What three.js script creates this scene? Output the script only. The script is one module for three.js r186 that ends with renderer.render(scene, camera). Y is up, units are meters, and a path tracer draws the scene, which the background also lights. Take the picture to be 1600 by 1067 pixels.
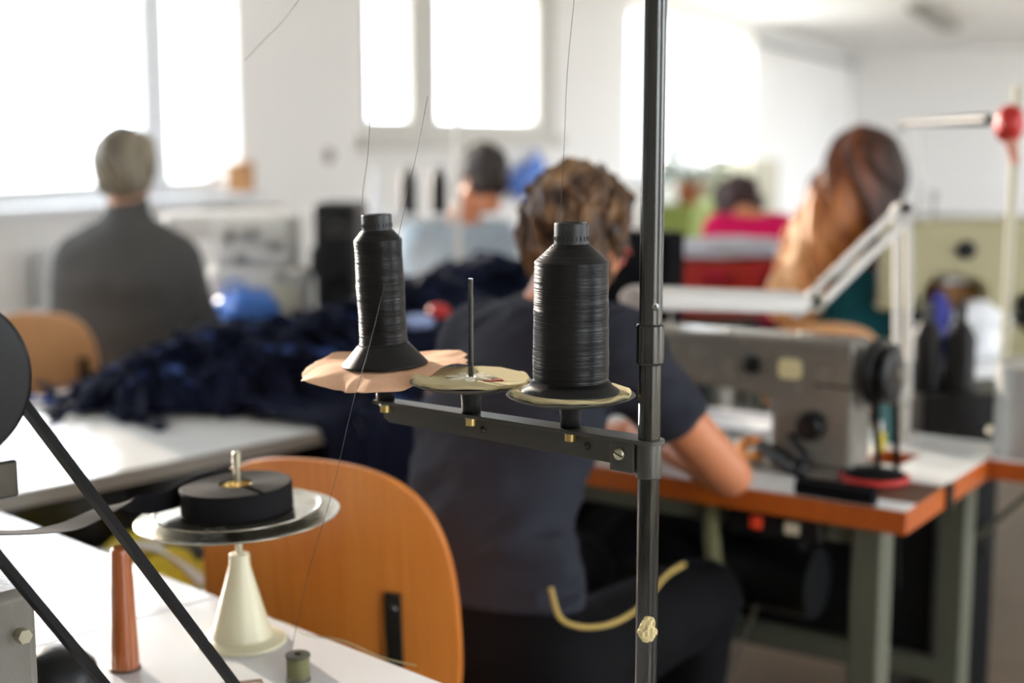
import * as THREE from 'three';
import { RoundedBoxGeometry } from 'three/addons/geometries/RoundedBoxGeometry.js';
import { mergeGeometries, mergeVertices } from 'three/addons/utils/BufferGeometryUtils.js';
import { Brush, Evaluator, SUBTRACTION } from 'three-bvh-csg';

// ------------------------------------------------------------------ camera, sky, exposure
const scene = new THREE.Scene();
const F = 2222, EYE = 1.43, PITCH = 8.27 * Math.PI / 180;         // focal length in pixels of a 1600 wide picture
const camera = new THREE.PerspectiveCamera(2 * Math.atan(533.5 / F) * 180 / Math.PI, 1600 / 1067, 0.05, 120);
camera.position.set(0, EYE, 0); camera.rotation.set(-PITCH, 0, 0);
camera.focus = 1.47; camera.userData.fStop = 2.2;
scene.add(camera);
scene.background = new THREE.Color(0.9, 0.96, 1.04);               // overcast sky
scene.backgroundIntensity = 1.0;
const renderer = new THREE.WebGLRenderer({ antialias: true });
renderer.toneMapping = THREE.LinearToneMapping;
renderer.toneMappingExposure = 10.5;
renderer.shadowMap.enabled = true;
const sun = new THREE.DirectionalLight(0xfff0dc, 0.95);
sun.position.set(-14.1, 5.6, -20.8); sun.target.position.set(0, 0.8, -2);
sun.castShadow = true; sun.shadow.mapSize.set(2048, 2048);
Object.assign(sun.shadow.camera, { left: -16, right: 16, top: 16, bottom: -16, near: 0.5, far: 60 });
scene.add(sun, sun.target);

// ------------------------------------------------------------------ small tools
const V = (x, y, z) => new THREE.Vector3(x, y, z);
const SP = Math.sin(PITCH), CP = Math.cos(PITCH);
function at(px, py, d) { const u = (px - 800) / F, v = (533.5 - py) / F; return V(d * u, EYE + d * (-SP + v * CP), d * (-CP - v * SP)); }
function onPlane(px, py, h) { const r = at(px, py, 1); return at(px, py, (h - EYE) / (r.y - EYE)); }
let seed = 12345;
const rnd = () => { seed = (seed * 1664525 + 1013904223) >>> 0; return seed / 4294967296; };
const rr = (a, b) => a + (b - a) * rnd();
const lerp = THREE.MathUtils.lerp, clamp = THREE.MathUtils.clamp, smooth = THREE.MathUtils.smoothstep;
function h3(x, y, z) { let n = Math.imul(x, 374761393) + Math.imul(y, 668265263) + Math.imul(z, 2147483647 - 1274126177); n = Math.imul(n ^ (n >>> 13), 1274126177); return ((n ^ (n >>> 16)) >>> 0) / 4294967296; }
function noise(x, y, z) {
  const X = Math.floor(x), Y = Math.floor(y), Z = Math.floor(z); let a = x - X, b = y - Y, c = z - Z;
  a = a * a * (3 - 2 * a); b = b * b * (3 - 2 * b); c = c * c * (3 - 2 * c);
  const q = (i, j, k) => h3(X + i, Y + j, Z + k);
  return lerp(lerp(lerp(q(0, 0, 0), q(1, 0, 0), a), lerp(q(0, 1, 0), q(1, 1, 0), a), b), lerp(lerp(q(0, 0, 1), q(1, 0, 1), a), lerp(q(0, 1, 1), q(1, 1, 1), a), b), c) * 2 - 1;
}
// ---- names, tags, groups
const used = {};
function numbered(n) { n = n.replace(/_\d{3}$/, ''); const k = used[n] = (used[n] ?? -1) + 1; return k ? n + '_' + String(k).padStart(3, '0') : n; }
function tag(o, label, category, group, kind) {
  if (label) o.userData.label = label; if (category) o.userData.category = category;
  if (group) o.userData.group = group; if (kind) o.userData.kind = kind; return o;
}
function thing(name, label, category, pos = [0, 0, 0], turn = 0, group) {
  const o = new THREE.Group(); o.name = numbered(name); o.position.set(...(pos.isVector3 ? pos.toArray() : pos)); o.rotation.y = turn; scene.add(o);
  return tag(o, label, category, group);
}
function part(parent, name, geos, mat, label) {
  const list = [].concat(geos), g = list.length > 1 ? merge(list) : list[0];
  const m = new THREE.Mesh(g, mat); m.castShadow = m.receiveShadow = true;
  m.name = parent === scene ? numbered(name) : name;
  if (parent !== scene) { const t = parent.userData.n ??= {}; t[name] = (t[name] ?? -1) + 1; if (t[name]) m.name = name + '_' + String(t[name]).padStart(3, '0'); }
  if (label) m.userData.label = label;
  parent.add(m); return m;
}
function merge(list) {
  list = list.map((g) => { g = g.index ? g.toNonIndexed() : g; const c = new THREE.BufferGeometry(); for (const k of ['position', 'normal', 'uv']) if (g.attributes[k]) c.setAttribute(k, g.attributes[k]); if (!c.attributes.uv) c.setAttribute('uv', new THREE.BufferAttribute(new Float32Array(c.attributes.position.count * 2), 2)); return c; });
  return mergeGeometries(list);
}
const structure = (name, geos, mat, label) => tag(part(scene, name, geos, mat), label, undefined, undefined, 'structure');
function dup(root, pos, turn, label, group) {
  const r = root.clone(); r.name = numbered(root.name); r.userData = { ...root.userData }; scene.add(r);
  r.position.set(...(pos.isVector3 ? pos.toArray() : pos)); r.rotation.y = turn; if (label) r.userData.label = label; if (group) r.userData.group = group; return r;
}
// ---- geometry makers
const mv = (g, x, y, z) => g.translate(x, y, z);
const rot = (g, x = 0, y = 0, z = 0) => g.applyMatrix4(new THREE.Matrix4().makeRotationFromEuler(new THREE.Euler(x, y, z)));
function muv(g) {                                                       // uv in metres by the main axis of the normal
  const p = g.attributes.position, n = g.attributes.normal, uv = new Float32Array(p.count * 2);
  for (let i = 0; i < p.count; i++) {
    const a = Math.abs(n.getX(i)), b = Math.abs(n.getY(i)), c = Math.abs(n.getZ(i)), x = p.getX(i), y = p.getY(i), z = p.getZ(i);
    uv.set(b >= a && b >= c ? [x, z] : a >= c ? [z, y] : [x, y], i * 2);
  }
  g.setAttribute('uv', new THREE.BufferAttribute(uv, 2)); return g;
}
const box = (w, h, d, x = 0, y = 0, z = 0, r = 0.003) => muv(mv(new RoundedBoxGeometry(w, h, d, 2, Math.min(r, w / 2.01, h / 2.01, d / 2.01)), x, y, z));
const plain = (w, h, d, x = 0, y = 0, z = 0) => muv(mv(new THREE.BoxGeometry(w, h, d).toNonIndexed(), x, y, z));
const cyl = (r0, r1, h, x = 0, y = 0, z = 0, n = 32) => mv(new THREE.CylinderGeometry(r1, r0, h, n), x, y + h / 2, z);
const lathe = (pts, n = 48) => new THREE.LatheGeometry(pts.map(([r, y]) => new THREE.Vector2(Math.max(r, 1e-5), y)), n);
const ball = (r, x = 0, y = 0, z = 0, sx = 1, sy = 1, sz = 1) => mv(new THREE.SphereGeometry(r, 24, 16).scale(sx, sy, sz), x, y, z);
const path = (pts) => new THREE.CatmullRomCurve3(pts.map((p) => p.isVector3 ? p : V(...p)));
const tube = (pts, r, n = 40, k = 8) => new THREE.TubeGeometry(path(pts), n, r, k);
function rod(a, b, r0, r1 = r0, n = 20) {
  const d = b.clone().sub(a), g = new THREE.CylinderGeometry(r1, r0, d.length(), n); mv(g, 0, d.length() / 2, 0);
  g.applyQuaternion(new THREE.Quaternion().setFromUnitVectors(V(0, 1, 0), d.normalize())); return mv(g, a.x, a.y, a.z);
}
function bar(a, b, w, t, up = V(0, 1, 0)) {                               // a box from a to b, w wide across, t thick along up
  const d = b.clone().sub(a), L = d.length(), x = d.normalize(), s = V().crossVectors(x, up).normalize(), u = V().crossVectors(s, x);
  const g = new RoundedBoxGeometry(L, t, w, 2, Math.min(w, t) * 0.2); mv(g, L / 2, 0, 0);
  return muv(g.applyMatrix4(new THREE.Matrix4().makeBasis(x, u, s).setPosition(a)));
}
function strap(pts, w, t, ups, n = 30) {                                 // a band of cloth, w wide and t thick; ups: normals along it
  const c = path(pts), pos = [], idx = [], uv = [];
  for (let i = 0; i <= n; i++) {
    const k = i / n, p = c.getPoint(k), tg = c.getTangent(k), f = k * (ups.length - 1), j = Math.min(Math.floor(f), Math.max(ups.length - 2, 0));
    const up = ups.length > 1 ? ups[j].clone().lerp(ups[j + 1], f - j) : ups[0].clone(), s = V().crossVectors(tg, up).normalize(), u = V().crossVectors(s, tg).normalize();
    for (const [a, b] of [[-1, -1], [1, -1], [1, 1], [-1, 1]]) { const q = p.clone().addScaledVector(s, a * w / 2).addScaledVector(u, b * t / 2); pos.push(q.x, q.y, q.z); uv.push(k, a * b); }
    if (i < n) for (let e = 0; e < 4; e++) { const o = i * 4, e1 = (e + 1) % 4; idx.push(o + e, o + e1, o + 4 + e, o + e1, o + 4 + e1, o + 4 + e); }
  }
  idx.push(0, 3, 1, 1, 3, 2); const o = n * 4; idx.push(o, o + 1, o + 3, o + 1, o + 2, o + 3);
  let g = new THREE.BufferGeometry(); g.setAttribute('position', new THREE.Float32BufferAttribute(pos, 3)); g.setAttribute('uv', new THREE.Float32BufferAttribute(uv, 2)); g.setIndex(idx);
  g = g.toNonIndexed(); g.computeVertexNormals(); return g;
}
function extrude(shape, depth, bevel = 0, segs = 12) {
  const g = new THREE.ExtrudeGeometry(shape, { depth, curveSegments: segs, bevelEnabled: bevel > 0, bevelSize: bevel, bevelThickness: bevel, bevelSegments: 3, bevelOffset: -bevel }); return muv(g);
}
function poly(pts) { const s = new THREE.Shape(); pts.forEach(([x, y], i) => i ? s.lineTo(x, y) : s.moveTo(x, y)); s.closePath(); return s; }
function rect(x0, y0, x1, y1) { return poly([[x0, y0], [x1, y0], [x1, y1], [x0, y1]]); }
function roundRect(x0, y0, x1, y1, r) {
  const s = new THREE.Shape(); s.moveTo(x0 + r, y0); s.lineTo(x1 - r, y0); s.quadraticCurveTo(x1, y0, x1, y0 + r); s.lineTo(x1, y1 - r); s.quadraticCurveTo(x1, y1, x1 - r, y1);
  s.lineTo(x0 + r, y1); s.quadraticCurveTo(x0, y1, x0, y1 - r); s.lineTo(x0, y0 + r); s.quadraticCurveTo(x0, y0, x0 + r, y0); return s;
}
// ---- a surface round a field (negative inside): surface nets
function surf(f, lo, hi, c, color) {
  const nx = Math.ceil((hi[0] - lo[0]) / c) + 1, ny = Math.ceil((hi[1] - lo[1]) / c) + 1, nz = Math.ceil((hi[2] - lo[2]) / c) + 1, val = new Float32Array(nx * ny * nz);
  const I = (i, j, k) => (k * ny + j) * nx + i;
  for (let k = 0; k < nz; k++) for (let j = 0; j < ny; j++) for (let i = 0; i < nx; i++) val[I(i, j, k)] = (i && j && k && i < nx - 1 && j < ny - 1 && k < nz - 1) ? f(lo[0] + i * c, lo[1] + j * c, lo[2] + k * c) : 1e-3 + Math.max(0, f(lo[0] + i * c, lo[1] + j * c, lo[2] + k * c));
  const vid = new Int32Array(nx * ny * nz).fill(-1), pos = [], idx = [];
  for (let k = 0; k < nz - 1; k++) for (let j = 0; j < ny - 1; j++) for (let i = 0; i < nx - 1; i++) {
    let n = 0, x = 0, y = 0, z = 0;
    const v = []; for (let q = 0; q < 8; q++) v.push(val[I(i + (q & 1), j + ((q >> 1) & 1), k + (q >> 2))]);
    let s = 0; for (let q = 0; q < 8; q++) if (v[q] < 0) s++;
    if (s === 0 || s === 8) continue;
    for (let a = 0; a < 8; a++) for (const b of [1, 2, 4]) if (!(a & b)) {
      const p = v[a], r = v[a | b]; if ((p < 0) === (r < 0)) continue; const t = p / (p - r); n++;
      x += (a & 1) + (b === 1 ? t : 0); y += ((a >> 1) & 1) + (b === 2 ? t : 0); z += (a >> 2) + (b === 4 ? t : 0);
    }
    vid[I(i, j, k)] = pos.length / 3; pos.push(lo[0] + (i + x / n) * c, lo[1] + (j + y / n) * c, lo[2] + (k + z / n) * c);
  }
  const quad = (a, b, d, e, flip) => { if (a < 0 || b < 0 || d < 0 || e < 0) return; flip ? idx.push(a, d, b, a, e, d) : idx.push(a, b, d, a, d, e); };
  for (let k = 1; k < nz - 1; k++) for (let j = 1; j < ny - 1; j++) for (let i = 1; i < nx - 1; i++) {
    const a = val[I(i, j, k)] < 0;
    if (a !== val[I(i + 1, j, k)] < 0) quad(vid[I(i, j - 1, k - 1)], vid[I(i, j, k - 1)], vid[I(i, j, k)], vid[I(i, j - 1, k)], !a);
    if (a !== val[I(i, j + 1, k)] < 0) quad(vid[I(i - 1, j, k - 1)], vid[I(i - 1, j, k)], vid[I(i, j, k)], vid[I(i, j, k - 1)], !a);
    if (a !== val[I(i, j, k + 1)] < 0) quad(vid[I(i - 1, j - 1, k)], vid[I(i, j - 1, k)], vid[I(i, j, k)], vid[I(i - 1, j, k)], !a);
  }
  const g = new THREE.BufferGeometry(); g.setAttribute('position', new THREE.Float32BufferAttribute(pos, 3)); g.setIndex(idx); g.computeVertexNormals();
  const uv = new Float32Array(pos.length / 3 * 2); for (let i = 0; i < pos.length / 3; i++) { uv[i * 2] = pos[i * 3] + pos[i * 3 + 2]; uv[i * 2 + 1] = pos[i * 3 + 1]; }
  g.setAttribute('uv', new THREE.BufferAttribute(uv, 2));
  if (color) { const col = new Float32Array(pos.length), cc = new THREE.Color(); for (let i = 0; i < pos.length; i += 3) { color(cc, pos[i], pos[i + 1], pos[i + 2]); cc.toArray(col, i); } g.setAttribute('color', new THREE.BufferAttribute(col, 3)); }
  return g;
}
const smin = (a, b, k) => { const h = Math.max(k - Math.abs(a - b), 0) / k; return Math.min(a, b) - h * h * k * 0.25; };
const smax = (a, b, k) => -smin(-a, -b, k);
function cap(x, y, z, a, b, ra, rb) {
  const bx = b.x - a.x, by = b.y - a.y, bz = b.z - a.z, px = x - a.x, py = y - a.y, pz = z - a.z, h = clamp((px * bx + py * by + pz * bz) / (bx * bx + by * by + bz * bz), 0, 1);
  return Math.hypot(px - bx * h, py - by * h, pz - bz * h) - (ra + (rb - ra) * h);
}
function ell(x, y, z, cx, cy, cz, rx, ry, rz) {
  x -= cx; y -= cy; z -= cz; const k0 = Math.hypot(x / rx, y / ry, z / rz), k1 = Math.hypot(x / rx / rx, y / ry / ry, z / rz / rz); return k1 < 1e-9 ? -Math.min(rx, ry, rz) : k0 * (k0 - 1) / k1;
}
// ------------------------------------------------------------------ materials
function tex(w, h, fn, srgb) {
  const d = new Uint8Array(w * h * 4);
  for (let j = 0; j < h; j++) for (let i = 0; i < w; i++) { const c = fn(i / w, j / h); for (let k = 0; k < 3; k++) d[(j * w + i) * 4 + k] = clamp(Array.isArray(c) ? c[k] : c, 0, 1) * 255; d[(j * w + i) * 4 + 3] = 255; }
  const t = new THREE.DataTexture(d, w, h); t.wrapS = t.wrapT = THREE.RepeatWrapping; t.magFilter = THREE.LinearFilter; t.minFilter = THREE.LinearMipmapLinearFilter; t.generateMipmaps = true;
  if (srgb) t.colorSpace = THREE.SRGBColorSpace; t.needsUpdate = true; return t;
}
function wrapNoise(u, v, fx, fy, s) {                                     // tiling noise
  const a = noise(u * fx, v * fy, s), b = noise((u - 1) * fx, v * fy, s), c = noise(u * fx, (v - 1) * fy, s), d = noise((u - 1) * fx, (v - 1) * fy, s);
  return lerp(lerp(a, b, u), lerp(c, d, u), v);
}
const rep = (t, x, y = x) => { const c = t.clone(); c.repeat.set(x, y); c.needsUpdate = true; return c; };
const mottle = tex(256, 256, (u, v) => 0.5 + 0.28 * wrapNoise(u, v, 7, 7, 1) + 0.16 * wrapNoise(u, v, 23, 23, 4) + 0.1 * wrapNoise(u, v, 70, 70, 9));
const weave = tex(128, 128, (u, v) => 0.5 + 0.25 * Math.sin(u * 2 * Math.PI * 32) * Math.sin(v * 2 * Math.PI * 32) + 0.15 * wrapNoise(u, v, 20, 20, 3));
const woodMap = (a, b, s) => tex(256, 256, (u, v) => { const g = wrapNoise(u, v, 40, 3, s) * 0.5 + wrapNoise(u, v, 110, 6, s + 3) * 0.3 + wrapNoise(u, v, 3, 2, s + 7) * 0.5, k = clamp(0.5 + g * 0.5, 0, 1), A = new THREE.Color(a).convertLinearToSRGB(), B = new THREE.Color(b).convertLinearToSRGB(); return [lerp(A.r, B.r, k), lerp(A.g, B.g, k), lerp(A.b, B.b, k)]; }, true);
const winding = tex(64, 512, (u, v) => 0.5 + 0.5 * (h3(Math.floor(v * 512), 3, 1) - 0.5) + 0.25 * (h3(Math.floor(v * 512 + u * 1.5), 7, 2) - 0.5));
const std = (color, roughness = 0.6, metalness = 0, extra = {}) => new THREE.MeshStandardMaterial({ color, roughness, metalness, ...extra });
const phys = (o) => new THREE.MeshPhysicalMaterial(o);
const M = {
  wall: std(0xf6f4f0, 0.9, 0, { bumpMap: rep(mottle, 1.5), bumpScale: 0.001 }), ceiling: std(0xf8f7f4, 0.9), floor: std(0xffffff, 0.45, 0, { map: rep(woodMap(0x5e4f3f, 0x75644f, 21), 0.7, 0.5) }),
  greyFrame: std(0xc9c5bb, 0.5), whiteFrame: std(0xdfe3e6, 0.45), glass: phys({ color: 0xffffff, transmission: 1, roughness: 0, thickness: 0, ior: 1.45 }),
  laminate: std(0xf0f1ef, 0.3, 0, { roughnessMap: rep(mottle, 2), bumpMap: rep(mottle, 6), bumpScale: 0.0001 }), tableWhite: std(0xd6d8da, 0.32, 0, { roughnessMap: rep(mottle, 2), bumpMap: rep(mottle, 6), bumpScale: 0.0001 }), greyEdge: std(0x8f8b82, 0.5),
  orangeWood: phys({ map: rep(woodMap(0xa84a12, 0xc4641c, 5), 2, 2), roughness: 0.35, clearcoat: 0.3, clearcoatRoughness: 0.3 }),
  chairWood: phys({ map: rep(woodMap(0xc06a20, 0xdc8c3a, 11), 3, 3), roughness: 0.38, clearcoat: 0.4, clearcoatRoughness: 0.25 }),
  paleWood: phys({ map: rep(woodMap(0xd99a62, 0xe6b07c, 15), 3, 3), roughness: 0.4, clearcoat: 0.3, clearcoatRoughness: 0.3 }),
  pegWood: phys({ map: rep(woodMap(0x8a4316, 0xb06026, 17), 8, 4), roughness: 0.3, clearcoat: 0.6, clearcoatRoughness: 0.2 }),
  darkSteel: std(0x4a4a48, 0.33, 0.85, { roughnessMap: rep(mottle, 3) }), steel: std(0x9a968c, 0.3, 0.9), bright: std(0xc9c5bb, 0.25, 1), brass: std(0xd0b676, 0.32, 0.9), zinc: std(0xb8b39c, 0.35, 0.9),
  channel: std(0x55534d, 0.42, 0.7, { bumpMap: rep(mottle, 9), bumpScale: 0.0001 }),
  thread: phys({ color: 0x0c0c0c, roughness: 0.36, specularIntensity: 0.65, sheen: 1, sheenColor: new THREE.Color(0.8, 0.8, 0.76), sheenRoughness: 0.2, bumpMap: rep(winding, 1, 1), bumpScale: 0.0006 }), blackPlastic: phys({ color: 0x111213, roughness: 0.4, specularIntensity: 0.6 }), blackRubber: phys({ color: 0x0d0d0e, roughness: 0.6, specularIntensity: 0.4 }), capGrey: std(0x252625, 0.45),
  card: std(0xffffff, 0.8, 0, { map: tex(256, 256, (u, v) => { const k = 0.5 * wrapNoise(u, v, 6, 6, 31) + 0.3 * wrapNoise(u, v, 40, 40, 33); return [0.93 + 0.05 * k, 0.74 + 0.06 * k, 0.6 + 0.06 * k]; }, true), side: THREE.DoubleSide }),
  felt: std(0xc6b88c, 0.95, 0, { bumpMap: rep(mottle, 10), bumpScale: 0.0006 }), plate: std(0x5b5a52, 0.4, 0.6), paper: std(0xd9cdb0, 0.8), ivory: std(0xece2c8, 0.5), red: std(0xb8322c, 0.5), cream: std(0xd6cfae, 0.35), putty: std(0xd2c08c, 0.8, 0, { bumpMap: rep(mottle, 40), bumpScale: 0.001 }),
  diskSteel: std(0xb9b4a6, 0.42, 0.9, { roughnessMap: rep(mottle, 4) }), tape: phys({ color: 0x161618, roughness: 0.8, specularIntensity: 0.3, bumpMap: rep(winding, 1), bumpScale: 0.0003 }), ribbon: phys({ color: 0x121418, roughness: 0.85, specularIntensity: 0.3, side: THREE.DoubleSide }),
  navy: phys({ color: 0x0f1529, roughness: 0.85, specularIntensity: 0.3, sheen: 0.5, sheenColor: new THREE.Color(0.1, 0.16, 0.4), sheenRoughness: 0.4, side: THREE.DoubleSide, bumpMap: rep(weave, 10), bumpScale: 0.0004 }), navyLight: std(0x27407c, 0.8, 0, { side: THREE.DoubleSide }),
  machineGrey: std(0x77736a, 0.42, 0.05, { roughnessMap: rep(mottle, 5), bumpMap: rep(mottle, 60), bumpScale: 0.0002 }), machineBeige: std(0xaea680, 0.4), machineWhite: std(0xd3d0c6, 0.4), lampGrey: std(0xc2beb7, 0.4), legGreen: std(0x5f6152, 0.5, 0.1),
  canister: std(0xa6a7a4, 0.35, 0.3), blueBag: phys({ color: 0x3f7cd6, roughness: 0.35, transmission: 0.15 }), yellow: std(0xd8c21c, 0.35), white: std(0xeceef0, 0.7), cardboard: std(0xb08356, 0.85), beige: std(0xc2bda6, 0.6), green: std(0x93a24e, 0.6), leaf: std(0x2f4a26, 0.55, 0, { side: THREE.DoubleSide }), soil: std(0x3a2c20, 0.9), terracotta: std(0xa25f3c, 0.8),
  brownLeather: std(0x5a3a26, 0.5), orangePlastic: std(0xe08a1a, 0.45), string: std(0xb59a54, 0.8), darkCloth: phys({ color: 0x0d0d10, roughness: 0.9, specularIntensity: 0.25 }), greyFabric: std(0xb8b8be, 0.85, 0, { side: THREE.DoubleSide }), tealPlastic: std(0x2c5f63, 0.5), redPlastic: std(0xc22a26, 0.4), label: std(0xd9cf9e, 0.6), olive: std(0x6a6844, 0.7), gravel: std(0xb9b6ae, 0.95),
  skin: std(0xc88058, 0.5), skinPale: std(0xd29a78, 0.55),
};
// ------------------------------------------------------------------ the room: long window wall on the left, 23 degrees off the view
const TURN = 66.9 * Math.PI / 180, U = V(0.392, 0, -0.92), N = V(-0.92, 0, -0.392), WALL = 4.6, CEIL = 2.9, T0 = -5, T1 = 26.4, RIGHT = 3.4, TH = 0.34;
const roomPoint = (t, y, m) => U.clone().multiplyScalar(t).addScaledVector(N, -m).setY(y);
const inRoom = (o) => { o.rotation.y = TURN; return o; };
function onWall(px) { const k = (px - 800) / F / (CP + 0), a = Math.atan(k); return WALL / Math.tan(Math.atan2(0.392, 0.92) - a); }   // metres along the window wall at a picture column
const SILL = 1.11;
let windows = 0, trims = 0;
// [t0, t1, y0, y1]
const W = [[onWall(-60), onWall(381), SILL, 2.76], [onWall(574), onWall(866), 1.43, 2.72], [onWall(978), onWall(1166), 0.98, 2.74], [1.9, 4.2, SILL, 2.76]];
{
  const s = rect(T0 - TH, 0, T1 + TH, CEIL); for (const [a, b, c, d] of W) s.holes.push(rect(a, c, b, d));
  inRoom(structure('wall_left', mv(extrude(s, TH), 0, 0, -WALL - TH), M.wall, 'long pale wall with the bright windows'));
  const r = rect(T0 - TH, 0, T1 + TH, CEIL), WR = [[-2.2, 0.2], [2.0, 4.4], [12, 14.4], [15, 17.4], [17.7, 20.3], [20.5, 23.2], [23.4, 26.25]];
  for (const [a, b] of WR) r.holes.push(rect(a, 0.4, b, 2.8));
  inRoom(structure('wall_right', mv(extrude(r, TH), 0, 0, RIGHT), M.wall));
  const span = RIGHT + WALL, mid = (RIGHT - WALL) / 2, len = T1 - T0 + 2 * TH, cx = (T0 + T1) / 2;
  inRoom(structure('wall_back', plain(TH, CEIL, span, T1 + TH / 2, CEIL / 2, mid), M.wall, 'far white end wall'));
  inRoom(structure('wall_rear', plain(TH, CEIL, span, T0 - TH / 2, CEIL / 2, mid), M.wall));
  inRoom(structure('floor', plain(len, 0.2, span + 2 * TH, cx, -0.1, mid), M.floor, 'brown workshop floor'));
  inRoom(structure('ceiling', plain(len, 0.25, span + 2 * TH, cx, CEIL + 0.125, mid), M.ceiling, 'white ceiling'));
  structure('ground', rot(new THREE.CircleGeometry(110, 48), -Math.PI / 2).translate(0, -0.25, 0), M.gravel, 'pale ground outside the windows');
  WR.forEach(([a, b]) => windowUnit(a, b, 0.4, 2.8, RIGHT + TH * 0.6, M.whiteFrame, [0.5], 0.06));
}
function windowUnit(a, b, c, d, m, mat, cuts, w) {
  const o = new THREE.Group(); o.name = 'window_' + (++windows); inRoom(o); tag(o, undefined, undefined, undefined, 'structure'); scene.add(o);
  const f = rect(a, c, b, d), stops = cuts.length > 3 ? cuts : [a + w, ...cuts.flatMap((k) => { const x = lerp(a, b, k); return [x - w * 0.8, x + w * 0.8]; }), b - w];
  for (let i = 0; i < stops.length; i += 2) f.holes.push(rect(stops[i], c + w, stops[i + 1], d - w));
  part(o, 'window_frame', mv(extrude(f, 0.07), 0, 0, m - 0.035), mat);
  for (let i = 0; i < stops.length; i += 2) part(o, 'pane', plain(stops[i + 1] - stops[i], d - c - 2 * w, 0.006, (stops[i] + stops[i + 1]) / 2, (c + d) / 2, m), M.glass);
  return o;
}
{
  const m = -WALL - 0.2;
  const one = windowUnit(...W[0], m, M.whiteFrame, [-58, -16, 34, 276, 312, 374].map(onWall), 0.07); one.userData.label = 'large white window behind the person in grey';
  const two = windowUnit(...W[1], -WALL - 0.06, M.greyFrame, [586, 650, 692, 842].map(onWall), 0.1); two.userData.label = 'high window with two bright panes and a grey frame';
  part(two, 'casing', [plain(W[1][1] - W[1][0] + 0.2, 0.1, 0.05, (W[1][0] + W[1][1]) / 2, W[1][2] - 0.05, -WALL + 0.02)], M.greyFrame);
  const three = windowUnit(...W[2], m, M.whiteFrame, [0.5], 0.06); three.userData.label = 'tall bright window beyond the steel pole';
  for (let i = 3; i < W.length; i++) windowUnit(...W[i], m, M.whiteFrame, [0.42], 0.06);
  const sill = (w) => inRoom(structure('trim_' + (++trims), box(w[1] - w[0] + 0.1, 0.04, 0.26, (w[0] + w[1]) / 2, w[2] - 0.02, -WALL + 0.0, 0.006), M.whiteFrame, 'white window sill'));
  sill(W[0]); sill(W[2]);
}
// ------------------------------------------------------------------ ceiling fittings (switched off)
function ceilingStrip(name, label, cat, a, b, w, h) {
  const o = thing(name, label, cat, a), d = b.clone().sub(a), L = d.length(); o.rotation.y = Math.atan2(-d.z, d.x);
  part(o, 'housing', box(L, h, w, L / 2, -h / 2, 0, 0.01), M.greyEdge); part(o, 'diffuser', box(L - 0.1, 0.02, w * 0.8, L / 2, -h - 0.008, 0, 0.008), M.greyEdge); return o;
}
{
  const p = onPlane(1484, 44, CEIL - 0.08); p.y = CEIL;
  ceilingStrip('ceiling_lamp', 'long grey ceiling lamp fitting at the upper right', 'lamp', p.clone().addScaledVector(U, -3.2), p, 0.24, 0.1);
  const q = roomPoint(onWall(1150) + 0.5, 2.68, -WALL + 0.08), o = thing('cable_duct', 'pale duct running along the wall under the ceiling beyond the last window', 'duct', q, TURN);
  const L = T1 - 0.02 - onWall(1150) - 0.5; part(o, 'channel', box(L, 0.09, 0.1, L / 2, 0, 0, 0.01), M.greyEdge); part(o, 'cover', box(L, 0.05, 0.015, L / 2, 0, 0.055, 0.005), M.whiteFrame);
}
// ------------------------------------------------------------------ foreground tables (two pushed end to end)
const TOP = 0.78;
const S1 = onPlane(340, 933, TOP), E1 = onPlane(0, 785, TOP), E3 = onPlane(740, 1062, TOP), E = E3.clone().sub(E1).normalize(), EZ = V(-E.z, 0, E.x), ETURN = Math.atan2(-E.z, E.x);
const eLocal = (p) => { const d = p.clone().sub(S1); return [d.dot(E), d.dot(EZ)]; };
// the drive belt of the machine at the left: a plane across the tables
const BELT = V(0.65, 0, -0.76), wheel = at(-87, 619, 1.30), beltDir = BELT.clone().multiplyScalar(0.562).setY(-0.827), beltUp = V().crossVectors(beltDir, V(0.76, 0, 0.65)).normalize();
const BR = 0.0545, pulley = wheel.clone().addScaledVector(beltDir, 0.86);
function bench(name, label, x0, x1, depth, slot) {
  const o = thing(name, label, 'table', [S1.x, 0, S1.z], ETURN), s = rect(x0 + 0.002, 0, x1 - 0.002, depth); if (slot) s.holes.push(slot);
  const top = rot(extrude(s, 0.03, 0.001), Math.PI / 2); part(o, 'tabletop', muv(mv(top, 0, TOP, 0)), M.tableWhite);
  for (const [x, z] of [[x0 + 0.08, 0.1], [x1 - 0.08, 0.1], [x0 + 0.08, depth - 0.08], [x1 - 0.08, depth - 0.08]]) part(o, 'leg', box(0.05, TOP - 0.03, 0.05, x, (TOP - 0.03) / 2, z, 0.006), M.legGreen);
  part(o, 'crossbar', box(x1 - x0 - 0.2, 0.04, 0.03, (x0 + x1) / 2, 0.25, depth * 0.5), M.legGreen); for (const x of [x0 + 0.08, x1 - 0.08]) part(o, 'side_bar', box(0.03, 0.04, depth - 0.2, x, 0.25, depth * 0.5), M.legGreen);
  return o;
}
{
  const k = (pt) => eLocal(pt), a = k(wheel.clone().addScaledVector(beltDir, (wheel.y - TOP) / 0.827));
  bench('work_table', 'white laminate table carrying the tape turntable and thread stand', 0, 1.2, 0.66, rect(a[0] - 0.025, a[1] - 0.13, a[0] + 0.025, a[1] + 0.13));
  bench('work_table', 'white laminate table continuing left of the joint behind the brown peg', -1.2, -0.001, 0.66);
  const sp = onPlane(316, 921, TOP), o = thing('screw', 'small screw head set in the white table beside the joint', 'screw', sp);
  part(o, 'screw_head', cyl(0.0035, 0.003, 0.002), M.steel); part(o, 'slot', box(0.005, 0.0006, 0.001, 0, 0.002, 0, 0.0002), M.blackRubber);
}
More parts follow.
